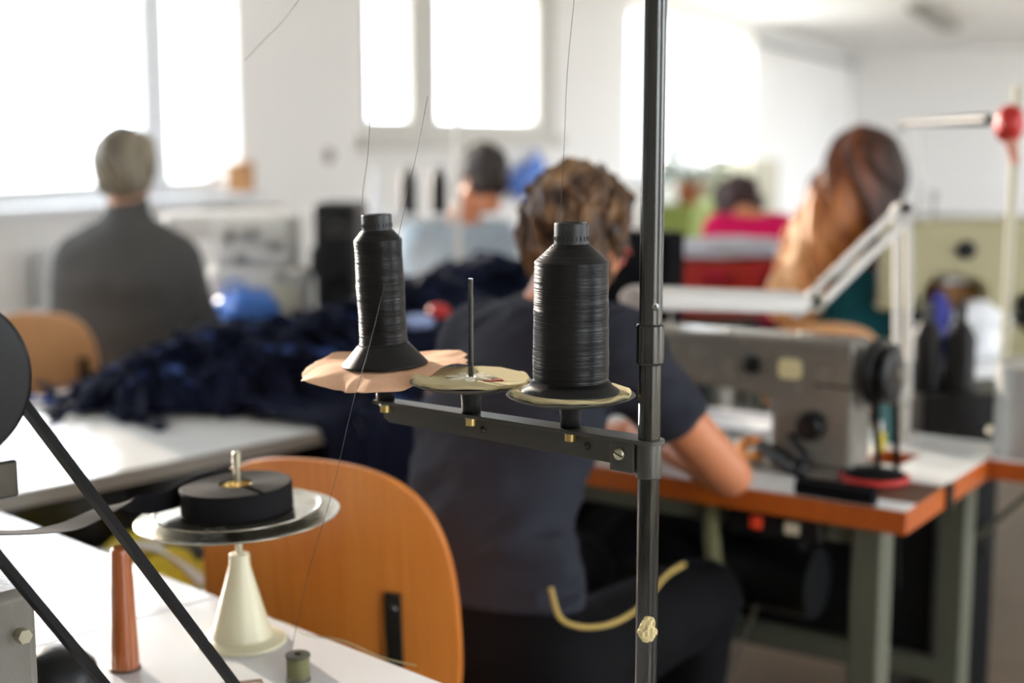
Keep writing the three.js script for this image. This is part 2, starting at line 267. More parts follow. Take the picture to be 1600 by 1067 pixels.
// ------------------------------------------------------------------ machine at the left edge with its wheel and belt
{
  const b = onPlane(-60, 1090, TOP), o = thing('sewing_machine', 'grey industrial machine at the left edge with a black belt wheel', 'sewing machine', [S1.x, TOP, S1.z], ETURN);
  const [wx, wz] = eLocal(wheel), wy = wheel.y - TOP, cp = eLocal(at(-26, 1000, 1.46));
  part(o, 'column', [box(0.13, 0.18, 0.16, cp[0] - 0.062, 0.09, cp[1] + 0.02, 0.012)], M.machineGrey);
  part(o, 'upper_column', [box(0.09, 0.42, 0.12, wx - 0.11, 0.21, wz + 0.02, 0.02)], M.machineGrey);
  part(o, 'arm', [box(0.42, 0.11, 0.12, wx - 0.27, wy + 0.01, wz + 0.02, 0.025)], M.machineGrey);
  part(o, 'needle_head', [box(0.08, 0.22, 0.1, wx - 0.44, wy - 0.05, wz + 0.02, 0.02)], M.machineGrey);
  part(o, 'needle_bar', [cyl(0.006, 0.006, 0.1, wx - 0.44, wy - 0.25, wz + 0.02)], M.bright);
  const wg = lathe([[0.02, -0.02], [0.072, -0.02], [0.078, -0.016], [0.078, -0.009], [0.06, -0.004], [0.053, 0], [0.06, 0.006], [0.065, 0.009], [0.065, 0.018], [0.06, 0.022], [0.02, 0.026]], 64);
  const w = part(o, 'handwheel', mv(rot(wg, 0, 0, Math.PI / 2), wx, wy + 0.014, wz), M.blackPlastic); part(w, 'hub', mv(rot(cyl(0.02, 0.016, 0.02, 0, -0.01, 0), 0, 0, -Math.PI / 2), wx + 0.03, wy, wz), M.steel);
  const sc = eLocal(at(38, 1015, 1.44)); const scy = at(38, 1015, 1.44).y - TOP;
  part(o, 'screw', [mv(rot(cyl(0.008, 0.008, 0.014, 0, 0, 0, 6), 0, 0, -Math.PI / 2), cp[0] + 0.002, scy, cp[1] - 0.038)], M.zinc, 'bright hexagon screw');
  const bk = at(2, 750, 1.32), bl = eLocal(bk); part(o, 'bracket', [box(0.05, 0.036, 0.03, bl[0] - 0.02, bk.y - TOP, bl[1], 0.003)], M.darkSteel, 'dark steel bracket');
  // belt
  const pts = [], pushArc = (c, a0, a1) => { for (let i = 0; i <= 14; i++) { const a = lerp(a0, a1, i / 14); pts.push(c.clone().addScaledVector(beltUp, Math.cos(a) * BR).addScaledVector(beltDir, Math.sin(a) * BR)); } };
  pushArc(pulley, 0, Math.PI); pushArc(wheel, Math.PI, 2 * Math.PI); pts.push(pts[0].clone());
  const bt = thing('drive_belt', 'black drive belt slanting down from the wheel at the left edge', 'belt', [0, 0, 0]), pos = [];
  const curve = new THREE.CurvePath(); for (let i = 0; i < pts.length - 1; i++) curve.add(new THREE.LineCurve3(pts[i], pts[i + 1]));
  const axis = V(0.76, 0, 0.65).normalize(), gs = [];
  for (let i = 0; i < pts.length - 1; i++) { const d = pts[i + 1].clone().sub(pts[i]); if (d.length() < 1e-4) continue; const nrm = V().crossVectors(d, axis).normalize(); gs.push(strap([pts[i].clone(), pts[i].clone().lerp(pts[i + 1], 0.5), pts[i + 1].clone()], 0.016, 0.008, [nrm], 2)); }
  part(bt, 'belt', gs, M.blackRubber);
  const mt = thing('motor', 'dark electric motor below the foreground table', 'motor', [pulley.x, 0, pulley.z], ETURN);
  part(mt, 'pulley', mv(rot(lathe([[0.01, -0.015], [0.058, -0.015], [0.05, 0], [0.058, 0.015], [0.01, 0.015]]), 0, 0, Math.PI / 2), 0, pulley.y, 0), M.darkSteel);
  part(mt, 'motor_body', [mv(rot(cyl(0.09, 0.09, 0.2, 0, 0, 0), 0, 0, Math.PI / 2), -0.04, pulley.y, 0), box(0.16, pulley.y - 0.06, 0.1, -0.14, (pulley.y - 0.06) / 2, 0)], M.legGreen);
  const kn = onPlane(88, 1082, TOP), kb = thing('bobbin_winder', 'black domed winder knob on the table at the lower left corner', 'winder', kn);
  part(kb, 'dome', lathe([[0.05, 0], [0.052, 0.012], [0.046, 0.034], [0.03, 0.05], [0.012, 0.055], [0, 0.056]]), M.blackPlastic); part(kb, 'rim', lathe([[0.054, 0.0], [0.056, 0.004], [0.054, 0.009], [0.05, 0.009]]), M.bright);
}
// ------------------------------------------------------------------ tape turntable
const turntable = onPlane(378, 1003, TOP);
{
  const o = thing('tape_turntable', 'steel disc turntable on a cream cone foot', 'turntable', turntable);
  const foot = part(o, 'cone_foot', lathe([[0, 0], [0.057, 0], [0.058, 0.003], [0.055, 0.006], [0.042, 0.008], [0.0385, 0.012], [0.0135, 0.103], [0.0128, 0.118], [0.011, 0.1185], [0.0045, 0.1185]], 64), M.cream);
  part(foot, 'screw', cyl(0.004, 0.0035, 0.003, -0.045, 0.006, 0.012, 16), M.steel);
  part(o, 'spindle', [cyl(0.0045, 0.0045, 0.112, 0, 0.112, 0), cyl(0.0036, 0.0036, 0.02, 0, 0.214, 0), cyl(0.0055, 0.0055, 0.018, 0, 0.232, 0), cyl(0.0055, 0.004, 0.002, 0, 0.25, 0)], M.zinc);
  const tilt = (g) => rot(mv(g, 0, -0.165, 0), 0.01, 0, 0.045).translate(0, 0.165, 0);
  part(o, 'lower_disc', tilt(lathe([[0.006, 0.165], [0.115, 0.165], [0.129, 0.168], [0.130, 0.1695], [0.128, 0.170], [0.112, 0.1672], [0.006, 0.167]], 96)), M.diskSteel);
  part(o, 'upper_disc', tilt(lathe([[0.006, 0.173], [0.099, 0.1735], [0.1065, 0.1765], [0.1075, 0.1785], [0.105, 0.179], [0.098, 0.1755], [0.006, 0.175]], 96)), M.diskSteel);
  part(o, 'spacer', tilt(cyl(0.02, 0.02, 0.008, 0, 0.166, 0)), M.steel);
  const t = thing('tape_roll', 'roll of black bias tape lying on the turntable disc', 'tape roll', turntable);
  const rt = (g) => rot(mv(g, 0, -0.165, 0), 0.01, 0, 0.045).translate(0, 0.165, 0), pr = [[0.0205, 0.176]], h = 0.0345;
  pr.push([0.0703, 0.1765], [0.071, 0.179], [0.071, 0.176 + h - 0.002], [0.0703, 0.176 + h]); for (let i = 0; i < 26; i++) pr.push([lerp(0.069, 0.021, i / 25), 0.176 + h + (i % 2 ? 0.0005 : -0.0002)]); pr.push([0.0205, 0.176]);
  part(t, 'wound_tape', rt(lathe(pr, 80)), M.tape);
  part(t, 'core', rt(lathe([[0.006, 0.19], [0.018, 0.19], [0.018, 0.2085], [0.0205, 0.209], [0.0205, 0.176], [0.006, 0.176]], 48)), M.brass, 'brass coloured core');
  // the tape that leaves the roll to the left
  const a = V(turntable.x - 0.071, TOP + 0.196, turntable.z + 0.01), b = at(190, 788, 1.75), c = at(110, 822, 1.66), d = at(50, 831, 1.58), e = at(-60, 832, 1.48), s = thing('tape_strip', 'twisting length of black tape running left from the tape roll', 'tape');
  part(s, 'band', strap([V(turntable.x - 0.02, TOP + 0.196, turntable.z - 0.0705), V(turntable.x - 0.055, TOP + 0.196, turntable.z - 0.046), a.clone().lerp(b, 0.4).setY(TOP + 0.193), b, c, d, e], 0.032, 0.0012, [V(-0.6, 0, -0.8), V(-0.8, 0, -0.5), V(0.25, 0.1, -1), V(0.2, 0.3, -0.9), V(0.1, 0.9, -0.3), V(0.1, 1, 0.0), V(0, 1, 0.05), V(0, 1, 0.1)], 60), M.ribbon);
}
{
  const p = onPlane(196, 1046, TOP), o = thing('thread_cone_peg', 'slender reddish brown tapered peg standing on the white table', 'peg', p);
  part(o, 'peg_body', lathe([[0, 0], [0.0172, 0], [0.018, 0.002], [0.0175, 0.004], [0.0122, 0.148], [0.0115, 0.153], [0.009, 0.1555], [0.0085, 0.153], [0.004, 0.152], [0, 0.152]], 48), M.pegWood); part(o, 'foot_ring', lathe([[0.0178, 0], [0.019, 0.001], [0.019, 0.004], [0.0172, 0.005]]), M.brownLeather);
  const q = onPlane(466, 1064, TOP), s = thing('thread_spool', 'small olive thread spool on the white table below the cone foot', 'spool', q);
  part(s, 'spool_core', lathe([[0.004, 0], [0.015, 0], [0.015, 0.003], [0.008, 0.004], [0.008, 0.03], [0.015, 0.031], [0.015, 0.034], [0.004, 0.034]]), M.legGreen); part(s, 'wound_thread', lathe([[0.008, 0.004], [0.0138, 0.006], [0.0138, 0.028], [0.008, 0.03]]), M.olive);
  const l = onPlane(378, 1072, TOP), lo = thing('leather_tab', 'small brown leather tab lying at the bottom edge of the table', 'leather', l, 0.3);
  part(lo, 'tab', box(0.05, 0.004, 0.018, 0, 0.002, 0, 0.002), M.brownLeather); part(lo, 'stitching', box(0.044, 0.001, 0.001, 0, 0.0042, 0.006, 0.0003), M.paper);
  const pts = [[424, 966], [450, 975], [480, 992], [530, 1000], [600, 1028], [650, 1040]].map(([x, y]) => onPlane(x, y, TOP + 0.0012));
  tag(part(scene, 'loose_thread', tube(pts, 0.0009, 60), M.felt), 'pale loose thread lying on the table right of the cone foot', 'thread');
}
// ------------------------------------------------------------------ thread stand with its pole, arm, plates
const BAR = EYE - 0.298, PLATE = EYE - 0.264;
const poleTop = at(1014, 690, 1.405), pole = V(poleTop.x, 0, poleTop.z), barL = onPlane(596, 624, BAR), barR = V(pole.x, BAR, pole.z), barDir = barR.clone().sub(barL).normalize(), barTurn = Math.atan2(-barDir.z, barDir.x), barLen = barR.distanceTo(barL);
const alongBar = (px) => { let best = 0, e = 1e9; for (let i = 0; i <= 400; i++) { const p = barL.clone().lerp(barR, i / 400), q = p.clone().sub(V(0, EYE, 0)), d = -(q.y * SP) - q.z * CP, x = 800 + F * q.x / d; const dd = q.y * -SP + -q.z * CP; const xx = 800 + F * q.x / dd; if (Math.abs(xx - px) < e) { e = Math.abs(xx - px); best = i / 400; } } return barL.clone().lerp(barR, best); };
const yAt = (py) => { const v = (533.5 - py) / F; return EYE + (-pole.z) * (-SP + v * CP) / (CP + v * SP); };   // height on the pole at a picture row
const posts = [alongBar(602), alongBar(736), alongBar(891)];
{
  const o = thing('thread_stand', 'steel thread stand with a pole and arm in the foreground', 'thread stand', pole);
  const yc1 = yAt(507), yc0 = yAt(568), yHole = yAt(475), seg = new Brush(cyl(0.0114, 0.0114, 2.15 - yc0, 0, yc0, 0, 64)); seg.updateMatrixWorld();
  const hole = new Brush(mv(rot(cyl(0.0036, 0.0036, 0.08, 0, -0.04, 0, 24), Math.PI / 2 + 0.16, 0, 0), 0.0035, yHole, 0)); hole.updateMatrixWorld();
  const hg = new Evaluator().evaluate(seg, hole, SUBTRACTION).geometry; part(o, 'upper_pole', hg, M.darkSteel);
  part(o, 'lower_pole', cyl(0.011, 0.011, yc0 + 0.005 - TOP, 0, TOP, 0, 64), M.darkSteel);
  part(o, 'collar', lathe([[0.0114, yc0 - 0.001], [0.0134, yc0], [0.0138, yc0 + 0.002], [0.0138, yc1 - 0.002], [0.0134, yc1], [0.0114, yc1 + 0.001]], 64), M.darkSteel);
  part(o, 'foot_flange', [cyl(0.035, 0.034, 0.006, 0, TOP, 0), cyl(0.018, 0.017, 0.025, 0, TOP + 0.006, 0)], M.darkSteel);
  // clamp and channel arm
  const bot = yAt(745), clamp_ = part(o, 'clamp_sleeve', [lathe([[0.011, bot], [0.0128, bot], [0.013, bot + 0.001], [0.013, BAR - 0.002], [0.011, BAR - 0.002]], 64)], M.channel);
  const loc = (p) => p.clone().sub(pole), L = barLen, B = (g) => { g.rotateY(barTurn); return g.translate(barL.x - pole.x, 0, barL.z - pole.z); };
  const fl = new THREE.Shape(); fl.moveTo(-0.004, -0.011); fl.lineTo(L, -0.0155); fl.absarc(L, 0, 0.0155, -Math.PI / 2, Math.PI / 2, false); fl.lineTo(-0.004, 0.011); fl.closePath();
  part(o, 'arm_flange', B(mv(rot(extrude(fl, 0.0028, 0.0006, 24), Math.PI / 2), 0, BAR, 0)), M.channel);
  const web = part(o, 'arm_web', B(mv(extrude(poly([[-0.004, 0], [L - 0.006, 0], [L - 0.006, -0.034], [L - 0.02, -0.034], [L - 0.04, -0.03], [0.004, -0.025], [-0.004, -0.02]]), 0.0026, 0.0005), 0, BAR - 0.002, -0.0105)), M.channel);
  for (const px of [748, 912]) { const q = alongBar(px), s = q.distanceTo(barL); part(web, 'rivet', B(mv(rot(lathe([[0.001, -0.001], [0.0032, -0.0005], [0.004, 0.0005], [0.0032, 0.0012], [0.0026, 0.0006], [0.0001, 0.0004]]), Math.PI / 2), s, BAR - 0.018, -0.0072)), M.darkSteel); }
  const ear = part(o, 'clamp_ear', B([box(0.028, BAR - bot - 0.008, 0.004, L - 0.024, (BAR + bot) / 2, 0.0105, 0.001), box(0.028, BAR - bot - 0.008, 0.003, L - 0.024, (BAR + bot) / 2, 0.004, 0.001)].reduce((a, b) => merge([a, b]))), M.channel);
  const sy = yAt(711), sq = alongBar(979).distanceTo(barL);
  const sh = part(o, 'clamp_screw', B(mv(rot(lathe([[0, 0.0045], [0.0035, 0.0043], [0.0058, 0.003], [0.006, 0], [0.003, 0]]), Math.PI / 2), sq, sy, 0.0125)), M.zinc, 'bright slotted screw'); part(sh, 'slot', B(mv(rot(box(0.0105, 0.0012, 0.0015, 0, 0, 0, 0.0003), 0, 0, -0.35), sq, sy, 0.0166)), M.blackRubber);
  posts.forEach((p, i) => {
    const c = loc(p), h = PLATE - BAR;
    const so = part(o, 'post_socket', mv(lathe([[0.004, 0], [0.0105, 0], [0.0105, 0.012], [0.0125, h - 0.006], [0.017, h - 0.004], [0.004, h - 0.004]], 40), c.x, BAR, c.z), M.blackPlastic);
    part(so, 'nut', mv(cyl(0.0066, 0.0066, 0.0075, 0, 0, 0, 6), c.x, BAR - 0.0135, c.z), M.brass, 'brass hexagon nut');
    part(so, 'washer', mv(cyl(0.0075, 0.0075, 0.001, 0, 0, 0, 24), c.x, BAR - 0.0055, c.z), M.steel);
    const r = i ? 0.0665 : 0.05;
    const pl = part(o, 'spool_plate', mv(lathe([[0.004, h - 0.006], [0.02, h - 0.005], [r - 0.012, h - 0.004], [r - 0.002, h - 0.0005], [r, h + 0.001], [r - 0.001, h + 0.002], [r - 0.012, h - 0.001], [0.004, h - 0.002]], 80), c.x, BAR, c.z), M.plate);
    if (i) {
      const sh = new THREE.Shape(), hl = new THREE.Path(); for (let k = 0; k <= 72; k++) { const a = k / 72 * Math.PI * 2, q = (i === 1 ? 0.063 : 0.061) * (1 + 0.025 * noise(Math.cos(a) * 3 + i * 7, Math.sin(a) * 3, 1)); k ? sh.lineTo(Math.cos(a) * q, Math.sin(a) * q) : sh.moveTo(q, 0); }
      hl.absarc(0, 0, 0.0045, 0, Math.PI * 2, true); sh.holes.push(hl);
      const fg = rot(new THREE.ExtrudeGeometry(sh, { depth: 0.0022, bevelEnabled: true, bevelSize: 0.0006, bevelThickness: 0.0006, bevelSegments: 2 }), -Math.PI / 2), fp = fg.attributes.position;
      for (let k = 0; k < fp.count; k++) { const x = fp.getX(k), z = fp.getZ(k), d = Math.hypot(x, z) / 0.062; fp.setY(k, fp.getY(k) + 0.0032 * d ** 4 + (d > 0.8 ? 0.0026 * noise(x * 90, z * 90, i) : 0)); } fg.computeVertexNormals();
      part(pl, 'felt_pad', mv(muv(fg), c.x, BAR + h - 0.001, c.z), M.felt, 'worn yellowish felt pad');
    }
    part(o, 'spool_pin', mv(cyl(0.003, 0.0026, i === 1 ? 0.116 : 0.15, 0, 0, 0, 20), c.x, PLATE - 0.004, c.z), M.darkSteel);
    if (i === 1) {                                                       // the star shaped spring on the bare plate
      const petals = []; for (let k = 0; k < 7; k++) { const a = k / 7 * Math.PI * 2 + 0.2; petals.push(rot(mv(new THREE.SphereGeometry(1, 16, 10).scale(0.0125, 0.0017, 0.0055), 0.0165, 0, 0), 0, a, 0)); }
      const st = part(o, 'spring_star', petals.map((g) => mv(g, c.x, PLATE + 0.005, c.z)), M.ivory, 'cream star shaped spring'); part(st, 'hub', mv(cyl(0.0065, 0.0055, 0.004, 0, 0, 0), c.x, PLATE + 0.0025, c.z), M.bright);
      part(o, 'red_scrap', mv(rot(box(0.022, 0.0015, 0.006, 0, 0, 0, 0.0007), 0, 0.35, 0), c.x + 0.024, PLATE + 0.0045, c.z + 0.018), M.red, 'red scrap of felt');
    }
  });
  const py = yAt(978), pu = thing('putty_blob', 'cream blob of dried putty stuck on the steel pole', 'putty', [pole.x, py, pole.z + 0.011]);
  part(pu, 'blob', surf((x, y, z) => Math.max(smin(ell(x, y, z, 0, -0.002, 0, 0.0092, 0.0115, 0.0035), ell(x, y, z, 0.0004, 0.009, 0, 0.0058, 0.0052, 0.003), 0.004) + 0.0012 * noise(x * 400, y * 400, z * 400), -(Math.hypot(x, z + 0.011) - 0.0111)), [-0.012, -0.018, -0.006], [0.012, 0.018, 0.007], 0.0006), M.putty);
}
// sheet of card under the left spool
{
  const p = posts[0], o = thing('card_sheet', 'torn sheet of peach coloured card under the left thread spool', 'card', [p.x, PLATE, p.z]);
  const ring = [], n = 96, m = 16, pos = [], idx = [], th = 0.0011;
  const R = (a) => { const c = Math.cos(a), s = Math.sin(a); return (0.086 + 0.012 * noise(c * 1.6 + 3, s * 1.6, 2) + 0.0045 * noise(c * 7, s * 7, 5) + 0.001 * noise(c * 30, s * 30, 8)) * (1 + 0.06 * c * c); };
  const H = (x, z, d) => 0.0042 + 0.0045 * smooth(x, 0.02, 0.09) - 0.013 * d ** 3 * smooth(-x * 0.6 + z, 0.01, 0.09) + 0.0065 * d * d * noise(x * 22 + 3, z * 22, 3) + 0.0016 * d * Math.abs(noise(x * 60 + z * 50, z * 25, 5)) + 0.006 * d ** 4 * smooth(-z, 0, 0.08);
  for (let k = 0; k < 2; k++) for (let j = 0; j <= m; j++) for (let i = 0; i < n; i++) { const a = i / n * Math.PI * 2, d = lerp(0.06, 1, j / m), r = R(a) * d, x = Math.cos(a) * r, z = Math.sin(a) * r; pos.push(x, H(x, z, d) + k * th, z); }
  const id = (k, j, i) => (k * (m + 1) + j) * n + i % n;
  for (let j = 0; j < m; j++) for (let i = 0; i < n; i++) { idx.push(id(1, j, i), id(1, j, i + 1), id(1, j + 1, i), id(1, j, i + 1), id(1, j + 1, i + 1), id(1, j + 1, i)); idx.push(id(0, j, i), id(0, j + 1, i), id(0, j, i + 1), id(0, j, i + 1), id(0, j + 1, i), id(0, j + 1, i + 1)); }
  for (let i = 0; i < n; i++) for (const j of [0, m]) { const q = [id(0, j, i), id(0, j, i + 1), id(1, j, i), id(1, j, i + 1)]; idx.push(q[0], q[2], q[1], q[1], q[2], q[3]); }
  const g = new THREE.BufferGeometry(); g.setAttribute('position', new THREE.Float32BufferAttribute(pos, 3)); g.setIndex(idx); g.computeVertexNormals(); part(o, 'sheet', muv(g), rep2(M.card));
  function rep2(mm) { mm.map.repeat.set(6, 6); return mm; }
}
// ---- thread spools
function spoolGeometry(prof, y0, y1, rows, rough) {                        // wound body between y0 and y1 with single rounds of thread
  const pts = []; for (let i = 0; i <= rows; i++) { const y = lerp(y0, y1, i / rows); pts.push([prof(y) + rough * (h3(i, 5, 2) - 0.5) + 0.5 * rough * noise(i * 0.13, 4, 1), y]); } return pts;
}
function spool(name, label, pos, tilt, s) {
  const o = thing(name, label, 'thread spool', pos); o.rotation.z = tilt;
  part(o, 'base_flange', lathe(s.base, 72), M.blackPlastic);
  const body = spoolGeometry(s.prof, s.y0, s.y1, 330, s.rough); body.unshift([s.prof(s.y0) - 0.006, s.y0]); body.push([s.capR - 0.001, s.y1]);
  part(o, 'wound_thread', lathe(body, 72), M.thread);
  const cp = part(o, 'core_cap', lathe([[s.capR - 0.0005, s.y1 - 0.001], [s.capR, s.y1], [s.capR, s.top - 0.001], [s.capR - 0.0008, s.top], [s.capR - 0.0035, s.top], [s.capR - 0.004, s.top - 0.002], [s.capR - 0.004, s.top - 0.014], [0.003, s.top - 0.014]], 64), M.capGrey);
  const notch = []; for (let k = 0; k < 24; k++) { const a = k / 24 * Math.PI * 2; notch.push(rot(box(0.0012, 0.0045, 0.0012, 0, s.y1 + 0.0055, s.capR, 0.0003), 0, a, 0)); } part(cp, 'notches', notch, M.blackPlastic);
  return o;
}
const bigH = 0.1735, smallH = 0.1695;
spool('thread_spool', 'large black thread spool on the plate nearest the pole', [posts[2].x, PLATE + 0.003, posts[2].z], 0, {
  base: [[0.004, 0], [0.049, 0], [0.0505, 0.0012], [0.0495, 0.003], [0.043, 0.0075], [0.0395, 0.013], [0.004, 0.0135]], y0: 0.013, y1: bigH - 0.021, top: bigH, capR: 0.0176, rough: 0.00045,
  prof: (y) => y > 0.134 ? lerp(0.0375, 0.0182, clamp((y - 0.134) / (bigH - 0.021 - 0.134), 0, 1)) : lerp(0.0388, 0.0375, clamp((y - 0.03) / 0.1, 0, 1)) - 0.001 * smooth(0.02 - y, 0, 0.01) });
spool('thread_spool', 'slim black thread spool leaning on the card sheet', [posts[0].x, PLATE + 0.007, posts[0].z], 0.045, {
  base: [[0.004, 0], [0.048, 0], [0.0487, 0.001], [0.048, 0.0022], [0.0295, 0.0225], [0.028, 0.0245], [0.004, 0.025]], y0: 0.0245, y1: smallH - 0.0175, top: smallH, capR: 0.0168, rough: 0.0005,
  prof: (y) => y > 0.141 ? lerp(0.0272, 0.0175, clamp((y - 0.141) / (smallH - 0.0175 - 0.141), 0, 1)) : 0.0268 + 0.0004 * Math.sin(y * 90) });
// ---- fine threads
const fine = std(0x2a2a2c, 0.7);
function thread(label, pts) { tag(part(scene, 'thread', tube(pts, 0.0003, 90, 6), fine), label, 'thread'); }
thread('dark thread rising from the top of the large spool', [at(843, 448, 1.415), at(851, 420, 1.413), at(864, 380, 1.428), at(874, 335, 1.43), at(881, 240, 1.43), at(886, 120, 1.43), at(899, -20, 1.43)]);
thread('dark thread rising straight up from the slim spool', [at(576, 350, 1.588), at(567, 330, 1.58), at(567, 300, 1.56), at(575, 240, 1.54), at(580, 120, 1.5), at(583, -20, 1.45)]);
thread('dark thread crossing in front of the slim spool down to the table', [at(668, 150, 1.5), at(655, 220, 1.52), at(640, 290, 1.53), at(622, 370, 1.54), at(600, 450, 1.545), at(580, 530, 1.55), at(563, 590, 1.515), at(554, 620, 1.5), at(518, 772, 1.55), at(486, 880, 1.6), onPlane(452, 1030, TOP + 0.001)]);
thread('thin thread slanting across the wall at the upper left', [at(382, 95, 1.7), at(410, 65, 1.68), at(440, 35, 1.66), at(470, -4, 1.64)]);
// ------------------------------------------------------------------ chairs
function chair(label, pos, turn, mat, o = {}) {
  const { top = 0.9, w = 0.42, bh = 0.36, group } = o, c = thing('wooden_chair', label, 'chair', pos, turn, group), seatH = o.seat ?? 0.46;
  const bend = (g, k, z0) => { const p = g.attributes.position; for (let i = 0; i < p.count; i++) { const x = p.getX(i), y = p.getY(i); p.setZ(i, p.getZ(i) - k * x * x + z0 + 0.12 * y); } g.computeVertexNormals(); return g; };
  const s = new THREE.Shape(), h = w / 2; s.moveTo(-h * 0.86, 0); s.lineTo(h * 0.86, 0); s.bezierCurveTo(h, 0, h * 1.02, 0.06, h, bh * 0.45); s.bezierCurveTo(h * 0.96, bh * 0.86, h * 0.7, bh, 0, bh); s.bezierCurveTo(-h * 0.7, bh, -h * 0.96, bh * 0.86, -h, bh * 0.45); s.bezierCurveTo(-h * 1.02, 0.06, -h, 0, -h * 0.86, 0);
  // a gridded plate so that it bends smoothly
  const plate = (sh, t) => { const g = new THREE.ExtrudeGeometry(sh, { depth: t, bevelEnabled: true, bevelSize: 0.003, bevelThickness: 0.003, bevelSegments: 3, curveSegments: 28, bevelOffset: -0.003 }); return subdivide(g, 16); };
  part(c, 'backrest', mv(muv(bend(plate(s, 0.008), 0.9, 0)), 0, top - bh, 0.19), mat);
  const st = roundRect(-0.2, -0.2, 0.2, 0.2, 0.07); part(c, 'seat', mv(muv(rot(new THREE.ExtrudeGeometry(st, { depth: 0.012, bevelEnabled: true, bevelSize: 0.004, bevelThickness: 0.004, bevelSegments: 3 }), Math.PI / 2)), 0, seatH, 0), mat);
  for (const x of [-0.125, 0.125]) {
    const u = part(c, 'back_support', [bar(V(x, seatH - 0.02, 0.2), V(x, top - bh * 0.5, 0.222), 0.026, 0.008, V(0, 0, 1))], M.darkSteel); part(u, 'rivet', [mv(rot(cyl(0.008, 0.006, 0.004), Math.PI / 2, 0, 0), x, top - bh * 0.56, 0.226)], M.darkSteel);
  }
  for (const [x, z] of [[-0.17, -0.17], [0.17, -0.17], [-0.17, 0.18], [0.17, 0.18]]) part(c, 'leg', rod(V(x, seatH - 0.02, z), V(x * 1.15, 0, z * 1.2), 0.0125, 0.011, 16), M.darkSteel);
  part(c, 'seat_frame', [bar(V(-0.17, seatH - 0.03, -0.17), V(0.17, seatH - 0.03, -0.17), 0.02, 0.02), bar(V(-0.17, seatH - 0.03, 0.18), V(0.17, seatH - 0.03, 0.18), 0.02, 0.02), bar(V(-0.17, seatH - 0.03, -0.17), V(-0.17, seatH - 0.03, 0.18), 0.02, 0.02), bar(V(0.17, seatH - 0.03, -0.17), V(0.17, seatH - 0.03, 0.18), 0.02, 0.02)], M.darkSteel);
  return c;
}
function subdivide(g, n) {
  g = g.index ? g.toNonIndexed() : g; let P = Array.from(g.attributes.position.array);
  for (let s = 0; s < n; s++) { const Q = []; for (let i = 0; i < P.length; i += 9) { const a = P.slice(i, i + 3), b = P.slice(i + 3, i + 6), c = P.slice(i + 6, i + 9), L = [[a, b, c], [b, c, a], [c, a, b]].map(([p, q, r]) => [Math.hypot(p[0] - q[0], p[1] - q[1], p[2] - q[2]), p, q, r]).sort((x, y) => y[0] - x[0])[0]; const [len, p, q, r] = L; if (len < 0.03) { Q.push(...a, ...b, ...c); continue; } const m = p.map((v, k) => (v + q[k]) / 2); Q.push(...p, ...m, ...r, ...m, ...q, ...r); } P = Q; }
  const o = new THREE.BufferGeometry(); o.setAttribute('position', new THREE.Float32BufferAttribute(P, 3)); const m = mergeVertices(o, 1e-5); m.computeVertexNormals(); const k = m.toNonIndexed(); return crease(k);
}
function crease(g) { // flat faces keep their own normals, bent ones stay smooth
  g.computeVertexNormals(); const p = g.attributes.position, n = g.attributes.normal, map = new Map(); const key = (i) => [p.getX(i), p.getY(i), p.getZ(i)].map((v) => Math.round(v * 5e4)).join();
  for (let i = 0; i < p.count; i++) { const k = key(i); if (!map.has(k)) map.set(k, []); map.get(k).push([n.getX(i), n.getY(i), n.getZ(i)]); }
  const out = new Float32Array(p.count * 3); for (let i = 0; i < p.count; i++) { const m = [n.getX(i), n.getY(i), n.getZ(i)]; let s = [0, 0, 0]; for (const q of map.get(key(i))) if (q[0] * m[0] + q[1] * m[1] + q[2] * m[2] > 0.75) s = s.map((v, k) => v + q[k]); const l = Math.hypot(...s) || 1; out.set(s.map((v) => v / l), i * 3); }
  g.setAttribute('normal', new THREE.BufferAttribute(out, 3)); return g;
}
chair('orange wooden chair with a dark steel support behind the tape turntable', [-0.232, 0, -2.29], -0.30, M.chairWood, { top: 0.955, bh: 0.4, w: 0.425, seat: 0.5 });
{ const p = at(52, 560, 4.1); chair('pale wooden chair at the left edge behind the person in grey', [p.x, 0, p.z - 0.2], 0.1, M.paleWood, { top: 0.93, bh: 0.27, w: 0.32, seat: 0.5 }); }
{ const p = at(1303, 560, 4.2); chair('wooden chair behind the red haired person', [p.x, 0, p.z - 0.2], -0.15, M.paleWood, { top: 0.885, bh: 0.26, w: 0.36, seat: 0.5 }); }
{ const p = at(662, 440, 5.25); chair('tan wooden chair behind the person in the pale blue top', [p.x, 0, p.z - 0.2], 0.2, M.paleWood, { top: 0.925, bh: 0.3, w: 0.22, seat: 0.5 }); }
